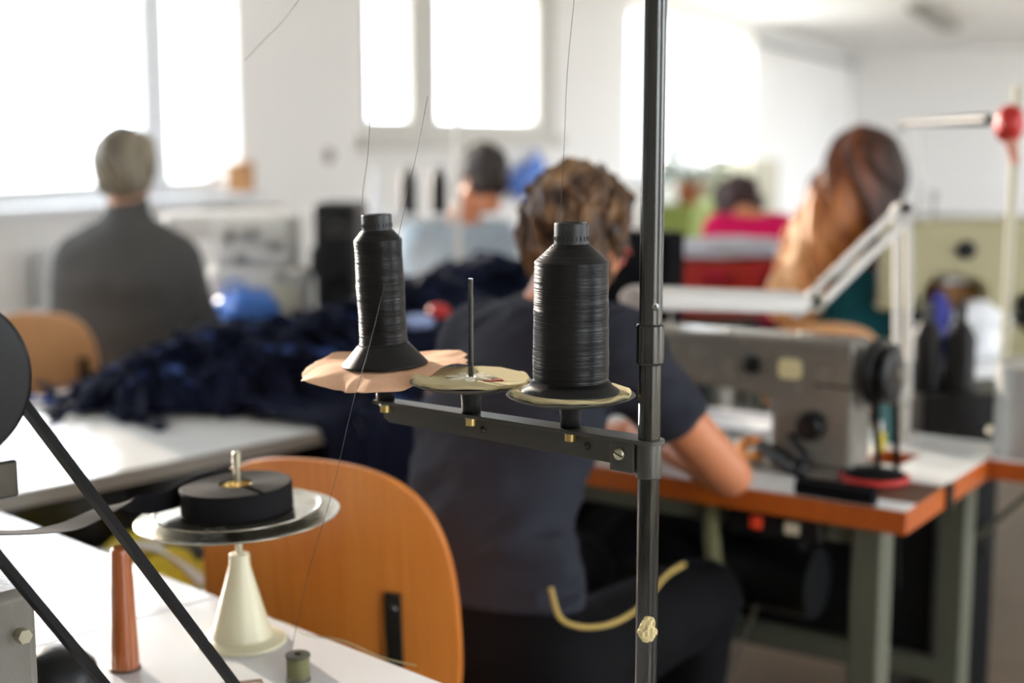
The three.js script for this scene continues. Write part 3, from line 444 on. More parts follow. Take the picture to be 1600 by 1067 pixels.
// ------------------------------------------------------------------ people
function handField(W, d, n, t, curl = 0.5) {                                // wrist, finger direction, palm normal, thumb side
  const q = (a, b, c) => W.clone().addScaledVector(d, a).addScaledVector(t, b).addScaledVector(n, c), chains = [];
  [[-0.031, 0.058, 0.0072], [-0.011, 0.072, 0.008], [0.01, 0.078, 0.0085], [0.03, 0.07, 0.0082]].forEach(([o, L, r]) => {
    const a = q(0.088, o, 0), dir = (k) => d.clone().multiplyScalar(Math.cos(k)).addScaledVector(n, Math.sin(k)); const b = a.clone().addScaledVector(dir(curl * 0.5), L * 0.45), c = b.clone().addScaledVector(dir(curl * 1.2), L * 0.32), e = c.clone().addScaledVector(dir(curl * 1.9), L * 0.25);
    chains.push([q(0.05, o * 0.8, 0), a, r * 1.2, r * 1.1], [a, b, r * 1.08, r], [b, c, r, r * 0.92], [c, e, r * 0.92, r * 0.78]);
  });
  const t0 = q(0.028, 0.026, 0.004), t1 = q(0.06, 0.05, 0.012), t2 = q(0.088, 0.058, 0.022); chains.push([t0, t1, 0.0135, 0.0105], [t1, t2, 0.0105, 0.008]);
  const p0 = q(0, 0, 0), p1 = q(0.03, 0.014, 0.002), p2 = q(0.03, -0.016, 0.002), p3 = q(0.08, 0.022, 0), p4 = q(0.08, -0.024, 0);
  return (x, y, z) => { let f = smin(cap(x, y, z, p1, p3, 0.0155, 0.012), cap(x, y, z, p2, p4, 0.0155, 0.012), 0.02); f = smin(f, cap(x, y, z, p0, p1, 0.021, 0.018), 0.02); let g = 1; for (const [a, b, r, s] of chains) g = Math.min(g, cap(x, y, z, a, b, r, s)); return smin(f, g, 0.006); };
}
function headField(x, y, z, sc = 1) {                                        // faces -z, centre between the ears
  x /= sc; y /= sc; z /= sc; const ax = Math.abs(x);
  let f = ell(x, y, z, 0, 0.03, 0.014, 0.074, 0.088, 0.094);
  f = smin(f, ell(x, y, z, 0, -0.045, -0.03, 0.056, 0.062, 0.062), 0.03); f = smin(f, ell(x, y, z, 0, -0.088, -0.062, 0.024, 0.02, 0.022), 0.025);
  f = smin(f, ell(ax, y, z, 0.045, -0.022, -0.055, 0.02, 0.02, 0.02), 0.02);
  f = smin(f, ell(x, y, z, 0, 0.022, -0.078, 0.05, 0.01, 0.012), 0.015);
  f = smax(f, -ell(ax, y, z, 0.031, 0.0, -0.092, 0.016, 0.011, 0.014), 0.012);
  f = smin(f, Math.hypot(ax - 0.031, y + 0.0, z + 0.071) - 0.0125, 0.003);
  f = smin(f, cap(x, y, z, { x: 0, y: 0.006, z: -0.086 }, { x: 0, y: -0.032, z: -0.105 }, 0.007, 0.0105), 0.012); f = smin(f, ell(ax, y, z, 0.012, -0.037, -0.092, 0.008, 0.007, 0.009), 0.006);
  f = smin(f, ell(x, y, z, 0, -0.058, -0.087, 0.023, 0.0055, 0.009), 0.006); f = smin(f, ell(x, y, z, 0, -0.068, -0.085, 0.02, 0.0065, 0.009), 0.004);
  let ear = ell(ax, y, z, 0.078, -0.004, 0.014, 0.011, 0.031, 0.019); ear = smax(ear, -ell(ax, y, z, 0.089, -0.001, 0.01, 0.008, 0.02, 0.011), 0.006);
  return smin(f, ear, 0.008) * sc;
}
function person(label, pos, yaw, o) {
  const P = thing('person', label, 'person', pos, yaw), lean = o.lean ?? 0.1, w = o.width ?? 1;
  const inv = (p) => p.clone().sub(P.position).applyAxisAngle(V(0, 1, 0), -yaw), L = (v) => { const y = v.y, z = v.z; return V(v.x, y * Math.cos(lean) + z * Math.sin(lean), z * Math.cos(lean) - y * Math.sin(lean)); };
  const J = { pelvis: V(0, 0.02, 0), waist: L(V(0, 0.17, 0.005)), chest: L(V(0, 0.33, -0.005)), top: L(V(0, 0.43, 0.0)), neck: L(V(0, 0.49, 0.005)), head: L(V(0, 0.67, -0.02)),
    shoulderR: L(V(0.165 * w, 0.445, 0)), shoulderL: L(V(-0.165 * w, 0.445, 0)), elbowR: L(V(0.225 * w, 0.18, -0.09)), elbowL: L(V(-0.225 * w, 0.18, -0.09)), wristR: V(0.13, 0.25, -0.42), wristL: V(-0.13, 0.25, -0.42),
    hipR: V(0.09, 0, 0), hipL: V(-0.09, 0, 0), kneeR: V(0.14, 0.02, -0.43), kneeL: V(-0.14, 0.02, -0.43), ankleR: V(0.13, 0.08 - pos[1], -0.36), ankleL: V(-0.13, 0.08 - pos[1], -0.36) };
  for (const k in o.world ?? {}) J[k] = inv(o.world[k]);
  for (const k in o.local ?? {}) J[k] = V(...o.local[k]);
  const toeOf = (a) => a.clone().add(V(0, -0.05, -0.17)), SQ = 0.62, s = o.size ?? 1, sq = (p) => V(p.x * SQ, p.y, p.z), spine = [J.pelvis, J.waist, J.chest, J.top].map(sq), R = (o.radii ?? [0.115, 0.098, 0.112, 0.085]).map((r) => r * s);
  const torso = (x, y, z) => { x *= SQ; let f = cap(x, y, z, spine[0], spine[1], R[0], R[1]); f = smin(f, cap(x, y, z, spine[1], spine[2], R[1], R[2]), 0.03); f = smin(f, cap(x, y, z, spine[2], spine[3], R[2], R[3]), 0.03); return f; };
  const yoke = (x, y, z, e) => smin(cap(x, y, z, J.top, J.shoulderR, 0.068 + e, 0.056 + e), cap(x, y, z, J.top, J.shoulderL, 0.068 + e, 0.056 + e), 0.03);
  const wrR = J.wristR, wrL = J.wristL, arm = (x, y, z, k, e) => Math.min(cap(x, y, z, J['shoulder' + k], J['elbow' + k], 0.051 * s + e, 0.041 * s + e), cap(x, y, z, J['elbow' + k], J['wrist' + k], 0.041 * s + e, 0.026 * s + e));
  const leg = (x, y, z, k, e) => smin(cap(x, y, z, J['hip' + k], J['knee' + k], 0.09 + e, 0.062 + e), cap(x, y, z, J['knee' + k], J['ankle' + k], 0.058 + e, 0.042 + e), 0.02);
  const toeR = toeOf(J.ankleR), toeL = toeOf(J.ankleL);
  const body = (x, y, z) => { let f = smin(torso(x, y, z), yoke(x, y, z, 0), 0.05); f = smin(f, cap(x, y, z, J.neck, J.head, 0.056, 0.05), 0.035); for (const k of ['R', 'L']) { f = smin(f, arm(x, y, z, k, 0), 0.03); f = smin(f, leg(x, y, z, k, 0), 0.04); } f = smin(f, cap(x, y, z, J.ankleR, toeR, 0.036, 0.03), 0.03); return smin(f, cap(x, y, z, J.ankleL, toeL, 0.036, 0.03), 0.03); };
  const all = Object.values(J), lo = [0, 1, 2].map((i) => Math.min(...all.map((p) => p.getComponent(i))) - 0.17), hi = [0, 1, 2].map((i) => Math.max(...all.map((p) => p.getComponent(i))) + 0.17); lo[2] -= 0.08;
  const cell = o.cell ?? 0.016;
  // head in its own axes
  const hm = new THREE.Matrix4().makeRotationFromEuler(new THREE.Euler(o.headPitch ?? 0, o.headYaw ?? 0, o.headRoll ?? 0, 'YXZ')).setPosition(J.head);
  const head = surf((x, y, z) => smin(headField(x, y, z), cap(x, y, z, { x: 0, y: -0.1, z: 0.03 }, { x: 0, y: -0.03, z: 0.02 }, 0.05, 0.05), 0.02), [-0.11, -0.14, -0.13], [0.11, 0.14, 0.13], o.headCell ?? 0.006); head.applyMatrix4(hm);
  const bodies = [surf(body, lo, hi, cell), head];
  for (const k of ['R', 'L']) { const d = J['wrist' + k].clone().sub(J['elbow' + k]).normalize(), t = V(k === 'R' ? -1 : 1, 0, 0), n = V(0, -1, 0); d.addScaledVector(V(0, -1, 0), 0.1).normalize(); n.addScaledVector(d, -n.dot(d)).normalize(); t.crossVectors(d, n).normalize(); if (t.x * (k === 'R' ? -1 : 1) < 0) t.negate(); const w = J['wrist' + k]; bodies.push(surf(handField(w, d, n, t, 0.55), [w.x - 0.2, w.y - 0.17, w.z - 0.2], [w.x + 0.2, w.y + 0.1, w.z + 0.2], 0.0042)); }
  part(P, 'body', bodies, o.skin ?? M.skin);
  // shirt
  const hem = o.hem ?? 0.02, sl = o.sleeve ?? 2, wr = o.wrinkle ?? 0.004, cut = (k) => J['shoulder' + k].clone().lerp(J['elbow' + k], sl);
  const cr = cut('R'), cl = cut('L');
  const shirtField = (x, y, z) => {
    let f = smin(torso(x, y, z) - 0.012, yoke(x, y, z, 0.012), 0.05);
    for (const k of ['R', 'L']) { if (sl <= 1) f = smin(f, cap(x, y, z, J['shoulder' + k], k === 'R' ? cr : cl, 0.066 * s, 0.064 * s), 0.04); else f = smin(f, arm(x, y, z, k, 0.014), 0.03); }
    f = smin(f, cap(x, y, z, J.top, J.neck, 0.07, 0.063), 0.03); if (o.collar) f = smin(f, cap(x, y, z, J.neck, J.head, 0.066, 0.06), 0.03);
    const base = f; f += wr * noise(x * 6, y * 21 + x * 7, z * 6) + wr * 0.6 * noise(x * 16 + 9, y * 40 - x * 22, z * 14);
    let up = smin(torso(x, y, z), yoke(x, y, z, 0), 0.05); for (const k of ['R', 'L']) up = smin(up, sl <= 1 ? cap(x, y, z, J['shoulder' + k], k === 'R' ? cr : cl, 0.051 * s, 0.047 * s) : arm(x, y, z, k, 0), 0.03);
    f = Math.min(f, up - 0.0065, base - 0.001);                          // cloth never sinks into the body
    f = Math.max(f, -(y - hem)); const nk = (y - J.neck.y) * 0.9 + (z - J.neck.z) * 0.15; f = Math.max(f, nk - (o.collar ?? 0.025));
    if (sl > 1) for (const k of ['R', 'L']) { const d = J['wrist' + k].clone().sub(J['elbow' + k]).normalize(), q = (x - J['wrist' + k].x) * d.x + (y - J['wrist' + k].y) * d.y + (z - J['wrist' + k].z) * d.z; if (Math.hypot(x - J['wrist' + k].x, y - J['wrist' + k].y, z - J['wrist' + k].z) < 0.12) f = Math.max(f, q + 0.015); }
    return f;
  };
  part(P, o.shirtName ?? 'sweater', surf(shirtField, [lo[0], hem - 0.05, lo[2]], hi, o.shirtCell ?? cell), o.shirt);
  part(P, 'trousers', surf((x, y, z) => { let f = torso(x, y, z) - 0.008; for (const k of ['R', 'L']) f = smin(f, leg(x, y, z, k, 0.014), 0.05); f = Math.max(f, y - hem - 0.06); return Math.max(f, -(y - J.ankleR.y + 0.0)) + 0.003 * noise(x * 14, y * 14, z * 14); }, lo, [hi[0], hem + 0.1, hi[2]], cell), o.trousers ?? M.darkCloth);
  for (const k of ['R', 'L']) part(P, 'shoe', surf((x, y, z) => Math.max(smin(cap(x, y, z, J['ankle' + k], k === 'R' ? toeR : toeL, 0.048, 0.042), cap(x, y, z, J['ankle' + k], J['ankle' + k].clone().add(V(0, 0.05, 0.01)), 0.05, 0.05), 0.02), -(y + pos[1] - 0.004)), [J['ankle' + k].x - 0.08, -pos[1] - 0.01, J['ankle' + k].z - 0.26], [J['ankle' + k].x + 0.08, J['ankle' + k].y + 0.1, J['ankle' + k].z + 0.09], 0.01), M.blackRubber);
  const hair = part(P, 'hair', o.hair(), phys({ vertexColors: true, roughness: o.hairRough ?? 0.55, sheen: 0.4, sheenColor: new THREE.Color(o.sheen ?? 0xc09060), sheenRoughness: 0.4 })); hair.applyMatrix4(hm);
  for (const k of ['R', 'L']) { const e = part(P, 'eye', [mv(new THREE.SphereGeometry(0.0128, 16, 12), (k === 'R' ? 1 : -1) * 0.031, 0, -0.0715)], M.white); e.applyMatrix4(hm); }
  P.userData.J = undefined; delete P.userData.J; P.headMatrix = hm; return P;
}
const mixHair = (...cols) => { const C = cols.map((c) => new THREE.Color(c)); return (out, k) => { k = clamp(k, 0, 0.999) * (C.length - 1); const i = Math.floor(k); out.copy(C[i]).lerp(C[i + 1], k - i); }; };
function shortHair(th, colors, o = {}) {
  const mix = mixHair(...colors), wave = o.wave ?? 0.006, nape = o.nape ?? -0.075;
  return () => surf((x, y, z) => {
    const a = Math.atan2(x, z + 0.03), flow = noise(a * 5 + 1.2 * Math.sin(y * 30), y * 9, 3), lock = noise(a * 13 + 2.2 * Math.sin(y * 22 + a * 2), y * 16 + a, 7);
    let f = ell(x, y, z, 0, 0.034, 0.018, 0.074 + th, 0.088 + th, 0.094 + th * (o.back ?? 1.1)); f = smin(f, ell(x, y, z, 0, -0.03, 0.045, 0.06 + th * 0.6, 0.05, 0.055 + th * 0.7), 0.03);
    f += wave * flow + wave * 0.8 * lock; if (o.messy) f += 0.007 * noise(x * 45 + 8 * y, y * 40, z * 45) + 0.005 * noise(x * 90, y * 70 + x * 40, z * 90);
    f = smax(f, -(z + 0.062 - 0.25 * (y - 0.02) + 0.01 * flow) - 0.012, 0.01);                      // face
    f = smax(f, nape - y + 0.012 * lock, 0.006);                                                   // neckline
    if (o.ears !== false) f = smax(f, -ell(Math.abs(x), y, z, 0.095, -0.02, -0.03, 0.03, 0.045, 0.045), 0.012);
    return f;
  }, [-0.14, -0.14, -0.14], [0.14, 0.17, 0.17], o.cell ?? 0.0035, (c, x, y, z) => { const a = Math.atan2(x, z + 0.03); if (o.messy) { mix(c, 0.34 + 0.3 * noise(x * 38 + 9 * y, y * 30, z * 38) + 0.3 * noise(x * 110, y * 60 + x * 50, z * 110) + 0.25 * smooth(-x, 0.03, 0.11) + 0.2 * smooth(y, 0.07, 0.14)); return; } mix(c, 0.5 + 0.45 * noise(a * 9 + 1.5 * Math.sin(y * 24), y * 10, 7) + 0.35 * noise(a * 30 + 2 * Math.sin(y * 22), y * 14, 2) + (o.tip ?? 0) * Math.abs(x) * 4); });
}
const cloth = (c, r = 0.85) => phys({ color: c, roughness: r, specularIntensity: 0.25, sheen: 0.6, sheenColor: new THREE.Color(c).lerp(new THREE.Color(0xaab4d0), 0.25), sheenRoughness: 0.35, bumpMap: rep(weave, 18), bumpScale: 0.0005 });
// the person in front, seen from behind, turned to the machine on the right
{
  const hip = at(788, 1035, 2.40), yaw = -0.62, P = person('person in a dark grey t-shirt sewing with one elbow on the table edge', [hip.x, hip.y, hip.z], yaw, {
    cell: 0.011, shirtCell: 0.007, headCell: 0.004, size: 1, radii: [0.098, 0.084, 0.092, 0.074], hem: 0.115, sleeve: 0.42, wrinkle: 0.015, shirtName: 't_shirt', shirt: cloth(0x2c2e36), trousers: cloth(0x0b0b0d),
    world: { waist: at(752, 850, 2.43), chest: at(800, 660, 2.5), top: at(852, 545, 2.53), neck: at(868, 478, 2.55), head: at(901, 384, 2.62), shoulderR: at(962, 548, 2.43), shoulderL: at(750, 536, 2.66), elbowR: onPlane(1140, 742, TOP + 0.035), elbowL: at(690, 640, 2.86), wristR: at(996, 676, 2.86), wristL: at(905, 668, 3.0) },
    local: { }, headYaw: 0.18, headPitch: -0.22, headRoll: -0.05,
    hair: shortHair(0.024, [0x24170f, 0x452e1b, 0x664729, 0x8f6a40, 0xc9a06a], { messy: 1, wave: 0.012, nape: -0.062, cell: 0.003, tip: 0.6, back: 1.15 }), sheen: 0xe0b070 });
  const gl = part(P, 'glasses', [mv(tube([[0.081, 0.0, 0.02], [0.08, 0.008, 0], [0.077, 0.008, -0.06], [0.07, 0.006, -0.095]], 0.0028, 30), 0, 0, 0), tube([[-0.081, 0.0, 0.02], [-0.08, 0.008, 0], [-0.077, 0.008, -0.06], [-0.07, 0.006, -0.095]], 0.0028, 30), ...[-1, 1].map((s) => mv(new THREE.TorusGeometry(0.024, 0.0025, 8, 32), s * 0.034, -0.002, -0.101)), tube([[-0.012, 0.004, -0.104], [0, 0.008, -0.108], [0.012, 0.004, -0.104]], 0.0025, 10)], M.redPlastic, 'red framed glasses'); gl.applyMatrix4(P.headMatrix);
  const pts = [at(860, 918, 2.22), at(876, 966, 2.23), at(905, 979, 2.24), at(950, 976, 2.26), at(1000, 948, 2.33), at(1040, 900, 2.42), at(1068, 882, 2.5)];
  tag(part(scene, 'string', tube(pts, 0.0042, 60), M.string), 'golden cord hanging in a loop under the t-shirt beside the pole', 'cord');
}
// the person in grey by the window at the left
{
  const h = at(205, 600, 4.5), mix = mixHair(0x6a6252, 0x968c74, 0xb9ae92);
  person('person with fair hair in a grey sweater facing the large window', [h.x, 0.645, h.z], 0.06, { lean: 0.06, width: 0.98, size: 1.08, collar: 0.09, shirt: cloth(0x545351), trousers: cloth(0x34353a), local: { shoulderR: [0.15, 0.395, -0.02], shoulderL: [-0.15, 0.395, -0.02], elbowR: [0.235, 0.14, -0.06], wristR: [0.16, 0.18, -0.33], elbowL: [-0.215, 0.14, -0.06] }, headYaw: -0.2, headPitch: -0.05, hem: 0.0, skin: M.skinPale,
    hair: shortHair(0.024, [0x564e40, 0x7c7260, 0xa0947a], { nape: -0.13, cell: 0.005, ears: false }) });
}
// the red haired person
{
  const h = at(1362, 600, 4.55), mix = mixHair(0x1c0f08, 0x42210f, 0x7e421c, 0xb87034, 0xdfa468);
  const hair = () => surf((x, y, z) => {
    let f = ell(x, y, z, 0, 0.034, 0.02, 0.102, 0.112, 0.118);
    f = smin(f, cap(x, y, z, { x: -0.02, y: 0.0, z: 0.05 }, { x: -0.125, y: -0.22, z: 0.085 }, 0.1, 0.105), 0.06); f = smin(f, cap(x, y, z, { x: -0.125, y: -0.22, z: 0.085 }, { x: -0.205, y: -0.42, z: 0.09 }, 0.105, 0.085), 0.05); f = smin(f, cap(x, y, z, { x: 0.055, y: -0.05, z: 0.04 }, { x: 0.015, y: -0.27, z: 0.1 }, 0.06, 0.05), 0.05);
    const a = x * 1.2 + z * 0.8 + y * 0.28, w = 0.016 * noise(a * 24 + Math.sin(y * 14) * 0.6, y * 5, z * 6) + 0.012 * noise(a * 60, y * 8 + 3, z * 10);
    f += w; f = smax(f, -(z + 0.055 - 0.15 * (y - 0.02)), 0.012); return smax(f, -0.5 - y + 0.05 * noise(a * 30, 1, 2), 0.01);
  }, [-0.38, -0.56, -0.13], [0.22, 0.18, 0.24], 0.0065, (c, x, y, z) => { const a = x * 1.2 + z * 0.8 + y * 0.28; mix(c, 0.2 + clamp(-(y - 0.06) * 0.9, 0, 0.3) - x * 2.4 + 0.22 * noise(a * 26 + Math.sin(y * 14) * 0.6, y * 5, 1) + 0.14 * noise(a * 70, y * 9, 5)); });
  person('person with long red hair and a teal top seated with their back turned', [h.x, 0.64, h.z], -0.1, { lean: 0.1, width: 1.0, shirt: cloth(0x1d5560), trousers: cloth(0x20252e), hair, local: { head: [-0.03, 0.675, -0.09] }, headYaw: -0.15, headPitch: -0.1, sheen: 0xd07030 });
}
// dark haired person far back
{
  const h = at(730, 500, 5.6);
  person('dark haired person in a pale blue top facing left far back', [h.x, 0.585, h.z], 0.5, { lean: 0.16, width: 1.05, size: 1.15, shirt: cloth(0xa9b9c4), trousers: cloth(0x2a2c33), world: { head: at(752, 280, 5.62) }, headYaw: 0.15, headPitch: -0.2, hair: shortHair(0.02, [0x120e0c, 0x2a201b, 0x3a2c24], { nape: -0.08, cell: 0.006 }) });
}
{
  const h = at(1188, 480, 6.1);
  person('person in a bright pink top bent low behind the red crate', [h.x, 0.61, h.z], 0.15, { lean: 0.4, width: 0.82, size: 0.95, shirt: cloth(0xd01858), trousers: cloth(0x2a2c33), headPitch: -0.5, hair: shortHair(0.034, [0x1a0d0d, 0x3a1a18, 0x241210], { nape: -0.07, cell: 0.006, wave: 0.012 }), local: { head: [0.01, 0.48, -0.38] } });
}
// ------------------------------------------------------------------ the sewing desk of the person in front
const C0 = onPlane(1416, 800, TOP), CL = onPlane(930, 727, TOP), DX = C0.clone().sub(CL).normalize(), DZ = V(-DX.z, 0, DX.x), DTURN = Math.atan2(-DX.z, DX.x);
const dLocal = (p) => { const d = p.clone().sub(C0); return [d.dot(DX), d.dot(DZ)]; };
{
  const o = thing('sewing_desk', 'sewing desk with a white top and thick orange wooden edge', 'desk', [C0.x, 0, C0.z], DTURN), D = 0.66, T = 0.042, LX = -0.92;
  const slot = dLocal(onPlane(1396, 716, TOP)), s = rect(LX, -D, 0, 0); s.holes.push(rect(slot[0] - 0.05, slot[1] - 0.075, slot[0] + 0.035, slot[1] + 0.06));
  part(o, 'wooden_top', muv(mv(rot(extrude(s.clone ? flip(s) : s, T - 0.003, 0.0015), Math.PI / 2), 0, TOP - 0.0025, 0)), M.orangeWood);
  function flip(sh) { return sh; }
  const lam = (x0, z0, x1, z1, hole) => { const q = rect(x0, z0, x1, z1); if (hole) q.holes.push(rect(slot[0] - 0.05, slot[1] - 0.075, slot[0] + 0.035, slot[1] + 0.06)); return muv(mv(rot(extrude(q, 0.0025, 0.0006), Math.PI / 2), 0, TOP, 0)); };
  part(o, 'white_laminate', lam(LX + 0.003, -D + 0.003, -0.003, -0.22, true), M.laminate); part(o, 'front_laminate', lam(LX + 0.003, -0.219, -0.2, -0.003), M.laminate); part(o, 'corner_laminate', lam(-0.2, -0.06, -0.003, -0.003), M.laminate);
  part(o, 'bare_wood_strip', lam(-0.195, -0.215, -0.003, -0.065), M.brownLeather, 'brown strip worn bare of laminate'); part(o, 'side_leaf', box(0.15, T - 0.003, 0.2, 0.0765, TOP - T / 2 - 0.001, -0.6, 0.002), M.orangeWood, 'small side leaf under the canister'); part(o, 'leaf_laminate', box(0.144, 0.0025, 0.194, 0.0765, TOP - 0.0012, -0.6, 0.0008), M.laminate); part(o, 'leaf_bracket', bar(V(-0.05, TOP - T - 0.16, -0.6), V(0.1, TOP - T, -0.6), 0.02, 0.012), M.legGreen); part(o, 'edge_clip', box(0.012, 0.046, 0.03, 0.002, TOP - 0.021, -0.235, 0.002), M.blackPlastic, 'dark clip on the edge');
  for (const [x, z, w] of [[-0.09, -0.09, 0.06], [-0.075, -D + 0.1, 0.06], [LX + 0.12, -0.09, 0.06], [LX + 0.12, -D + 0.1, 0.06]]) part(o, 'leg', box(w, TOP - T, 0.07, x, (TOP - T) / 2, z, 0.008), M.legGreen);
  part(o, 'under_frame', [box(0.68, 0.05, 0.03, -0.45, TOP - T - 0.03, -0.09), box(0.68, 0.05, 0.03, -0.45, TOP - T - 0.03, -D + 0.1), box(0.03, 0.05, 0.46, -0.09, 0.16, -D / 2), box(0.03, 0.05, 0.46, LX + 0.12, 0.16, -D / 2)], M.legGreen);
  part(o, 'crossbar', box(0.7, 0.05, 0.03, -0.45, 0.3, -D + 0.12), M.legGreen);
  const sb = part(o, 'switch_box', box(0.19, 0.05, 0.05, -0.265, TOP - T - 0.03, -0.06, 0.005), M.darkSteel, 'dark switch box under the edge'); part(sb, 'red_button', box(0.022, 0.024, 0.012, -0.296, TOP - T - 0.03, -0.032, 0.003), std(0xff4a26, 0.4), 'red switch button'); part(sb, 'rating_label', box(0.03, 0.022, 0.002, -0.225, TOP - T - 0.032, -0.0345, 0.0005), M.paper, 'pale label');
  part(o, 'motor', [mv(rot(cyl(0.075, 0.075, 0.2, 0, 0, 0), 0, 0, Math.PI / 2), -0.3, 0.5, -0.36), box(0.1, 0.19, 0.06, -0.38, 0.64, -0.36)], M.blackPlastic);
  part(o, 'knee_lever', [tube([[-0.39, 0.74, -0.1], [-0.4, 0.7, -0.06], [-0.385, 0.6, -0.04]], 0.017, 24), ball(0.022, -0.385, 0.6, -0.04)], M.olive, 'olive knee lever');
  part(o, 'treadle', [box(0.34, 0.018, 0.22, -0.65, 0.12, -0.2, 0.006), ...[0, 1, 2, 3, 4].map((i) => box(0.3, 0.006, 0.01, -0.65, 0.132, -0.28 + i * 0.04, 0.002))], M.darkSteel); part(o, 'pull_rod', rod(V(-0.52, 0.13, -0.28), V(-0.38, 0.55, -0.32), 0.005), M.steel);
  part(o, 'back_panel', box(0.68, 0.42, 0.008, -0.46, 0.47, -D + 0.1, 0.002), M.blackPlastic); part(o, 'oil_pan', box(0.4, 0.06, 0.2, -0.5, TOP - T - 0.035, -0.32, 0.01), M.darkSteel);
}
function sewingMachine(label, pos, turn, mat, s = 1, o = {}) {                 // base origin under the column; arm to -x, operator at +z
  const m = thing('sewing_machine', label, 'sewing machine', pos, turn); m.scale.setScalar(s); const a = o.arm ?? 0.36;
  part(m, 'bed', box(a + 0.16, 0.014, 0.17, -a / 2 + 0.02, 0.007, 0, 0.004), mat);
  const col = new THREE.Shape(); col.moveTo(-0.085, 0.01); col.lineTo(0.085, 0.01); col.lineTo(0.085, 0.25); col.quadraticCurveTo(0.085, 0.27, 0.06, 0.27); col.lineTo(-a - 0.02, 0.262); col.quadraticCurveTo(-a - 0.045, 0.26, -a - 0.045, 0.24); col.lineTo(-a - 0.045, 0.085); col.lineTo(-a + 0.035, 0.085); col.lineTo(-a + 0.04, 0.13); col.quadraticCurveTo(-a + 0.05, 0.155, -a + 0.08, 0.157); col.lineTo(-0.115, 0.148); col.quadraticCurveTo(-0.085, 0.146, -0.085, 0.115); col.closePath();
  part(m, 'arm', mv(extrude(col, 0.084, 0.013, 16), 0, 0, -0.042), mat);
  part(m, 'face_plate', box(0.006, 0.15, 0.07, -a - 0.048, 0.17, 0, 0.002), M.bright); part(m, 'needle_bar', [cyl(0.004, 0.004, 0.07, -a - 0.005, 0.025, 0), cyl(0.0012, 0.001, 0.03, -a - 0.005, 0.012, 0)], M.bright); part(m, 'presser_foot', [cyl(0.0045, 0.0045, 0.075, -a + 0.012, 0.018, 0), box(0.022, 0.005, 0.035, -a, 0.018, 0.005, 0.002)], M.bright);
  const hw = part(m, 'handwheel', mv(rot(lathe([[0.012, 0], [0.06, 0.002], [0.066, 0.006], [0.067, 0.018], [0.062, 0.023], [0.05, 0.026], [0.05, 0.034], [0.06, 0.037], [0.06, 0.048], [0.045, 0.054], [0.012, 0.054]], 56), 0, 0, -Math.PI / 2), 0.098, 0.205, 0), M.blackPlastic); part(hw, 'hub', mv(rot(cyl(0.016, 0.013, 0.012), 0, 0, -Math.PI / 2), 0.152, 0.205, 0), M.steel);
  const k = part(m, 'stitch_dial', mv(rot(lathe([[0, 0.03], [0.02, 0.03], [0.026, 0.026], [0.029, 0.004], [0.03, 0], [0, 0]], 40), Math.PI / 2), 0.004, 0.098, 0.054), M.blackPlastic);
  part(m, 'tension_dial', mv(rot(lathe([[0, 0.014], [0.012, 0.014], [0.018, 0.01], [0.019, 0], [0, 0]], 32), Math.PI / 2), -0.125, 0.208, 0.054), M.blackPlastic);
  part(m, 'reverse_lever', [rod(V(-0.03, 0.075, 0.055), V(-0.03, 0.075, 0.09), 0.006), rod(V(-0.032, 0.078, 0.085), V(0.012, 0.045, 0.1), 0.007, 0.011), ball(0.012, 0.012, 0.045, 0.1)], M.blackPlastic);
  part(m, 'thread_guide', [rod(V(-a + 0.06, 0.26, 0), V(-a + 0.06, 0.31, 0), 0.0025), mv(new THREE.TorusGeometry(0.006, 0.002, 8, 20), -a + 0.06, 0.313, 0)], M.steel);
  part(m, 'oil_cap', cyl(0.012, 0.011, 0.004, -0.2, 0.265, 0), M.steel); part(m, 'oil_cap', cyl(0.012, 0.011, 0.004, -0.04, 0.27, 0), M.steel);
  if (o.label) part(m, 'name_label', extrude(roundRect(-0.07, 0.186, -0.02, 0.226, 0.014), 0.0012).translate(0, 0, 0.055), M.label, 'worn yellowish label');
  if (o.plate) part(m, 'maker_plate', box(0.075, 0.006, 0.001, 0.045, 0.18, 0.0555, 0.0004), M.blackPlastic);
  return m;
}
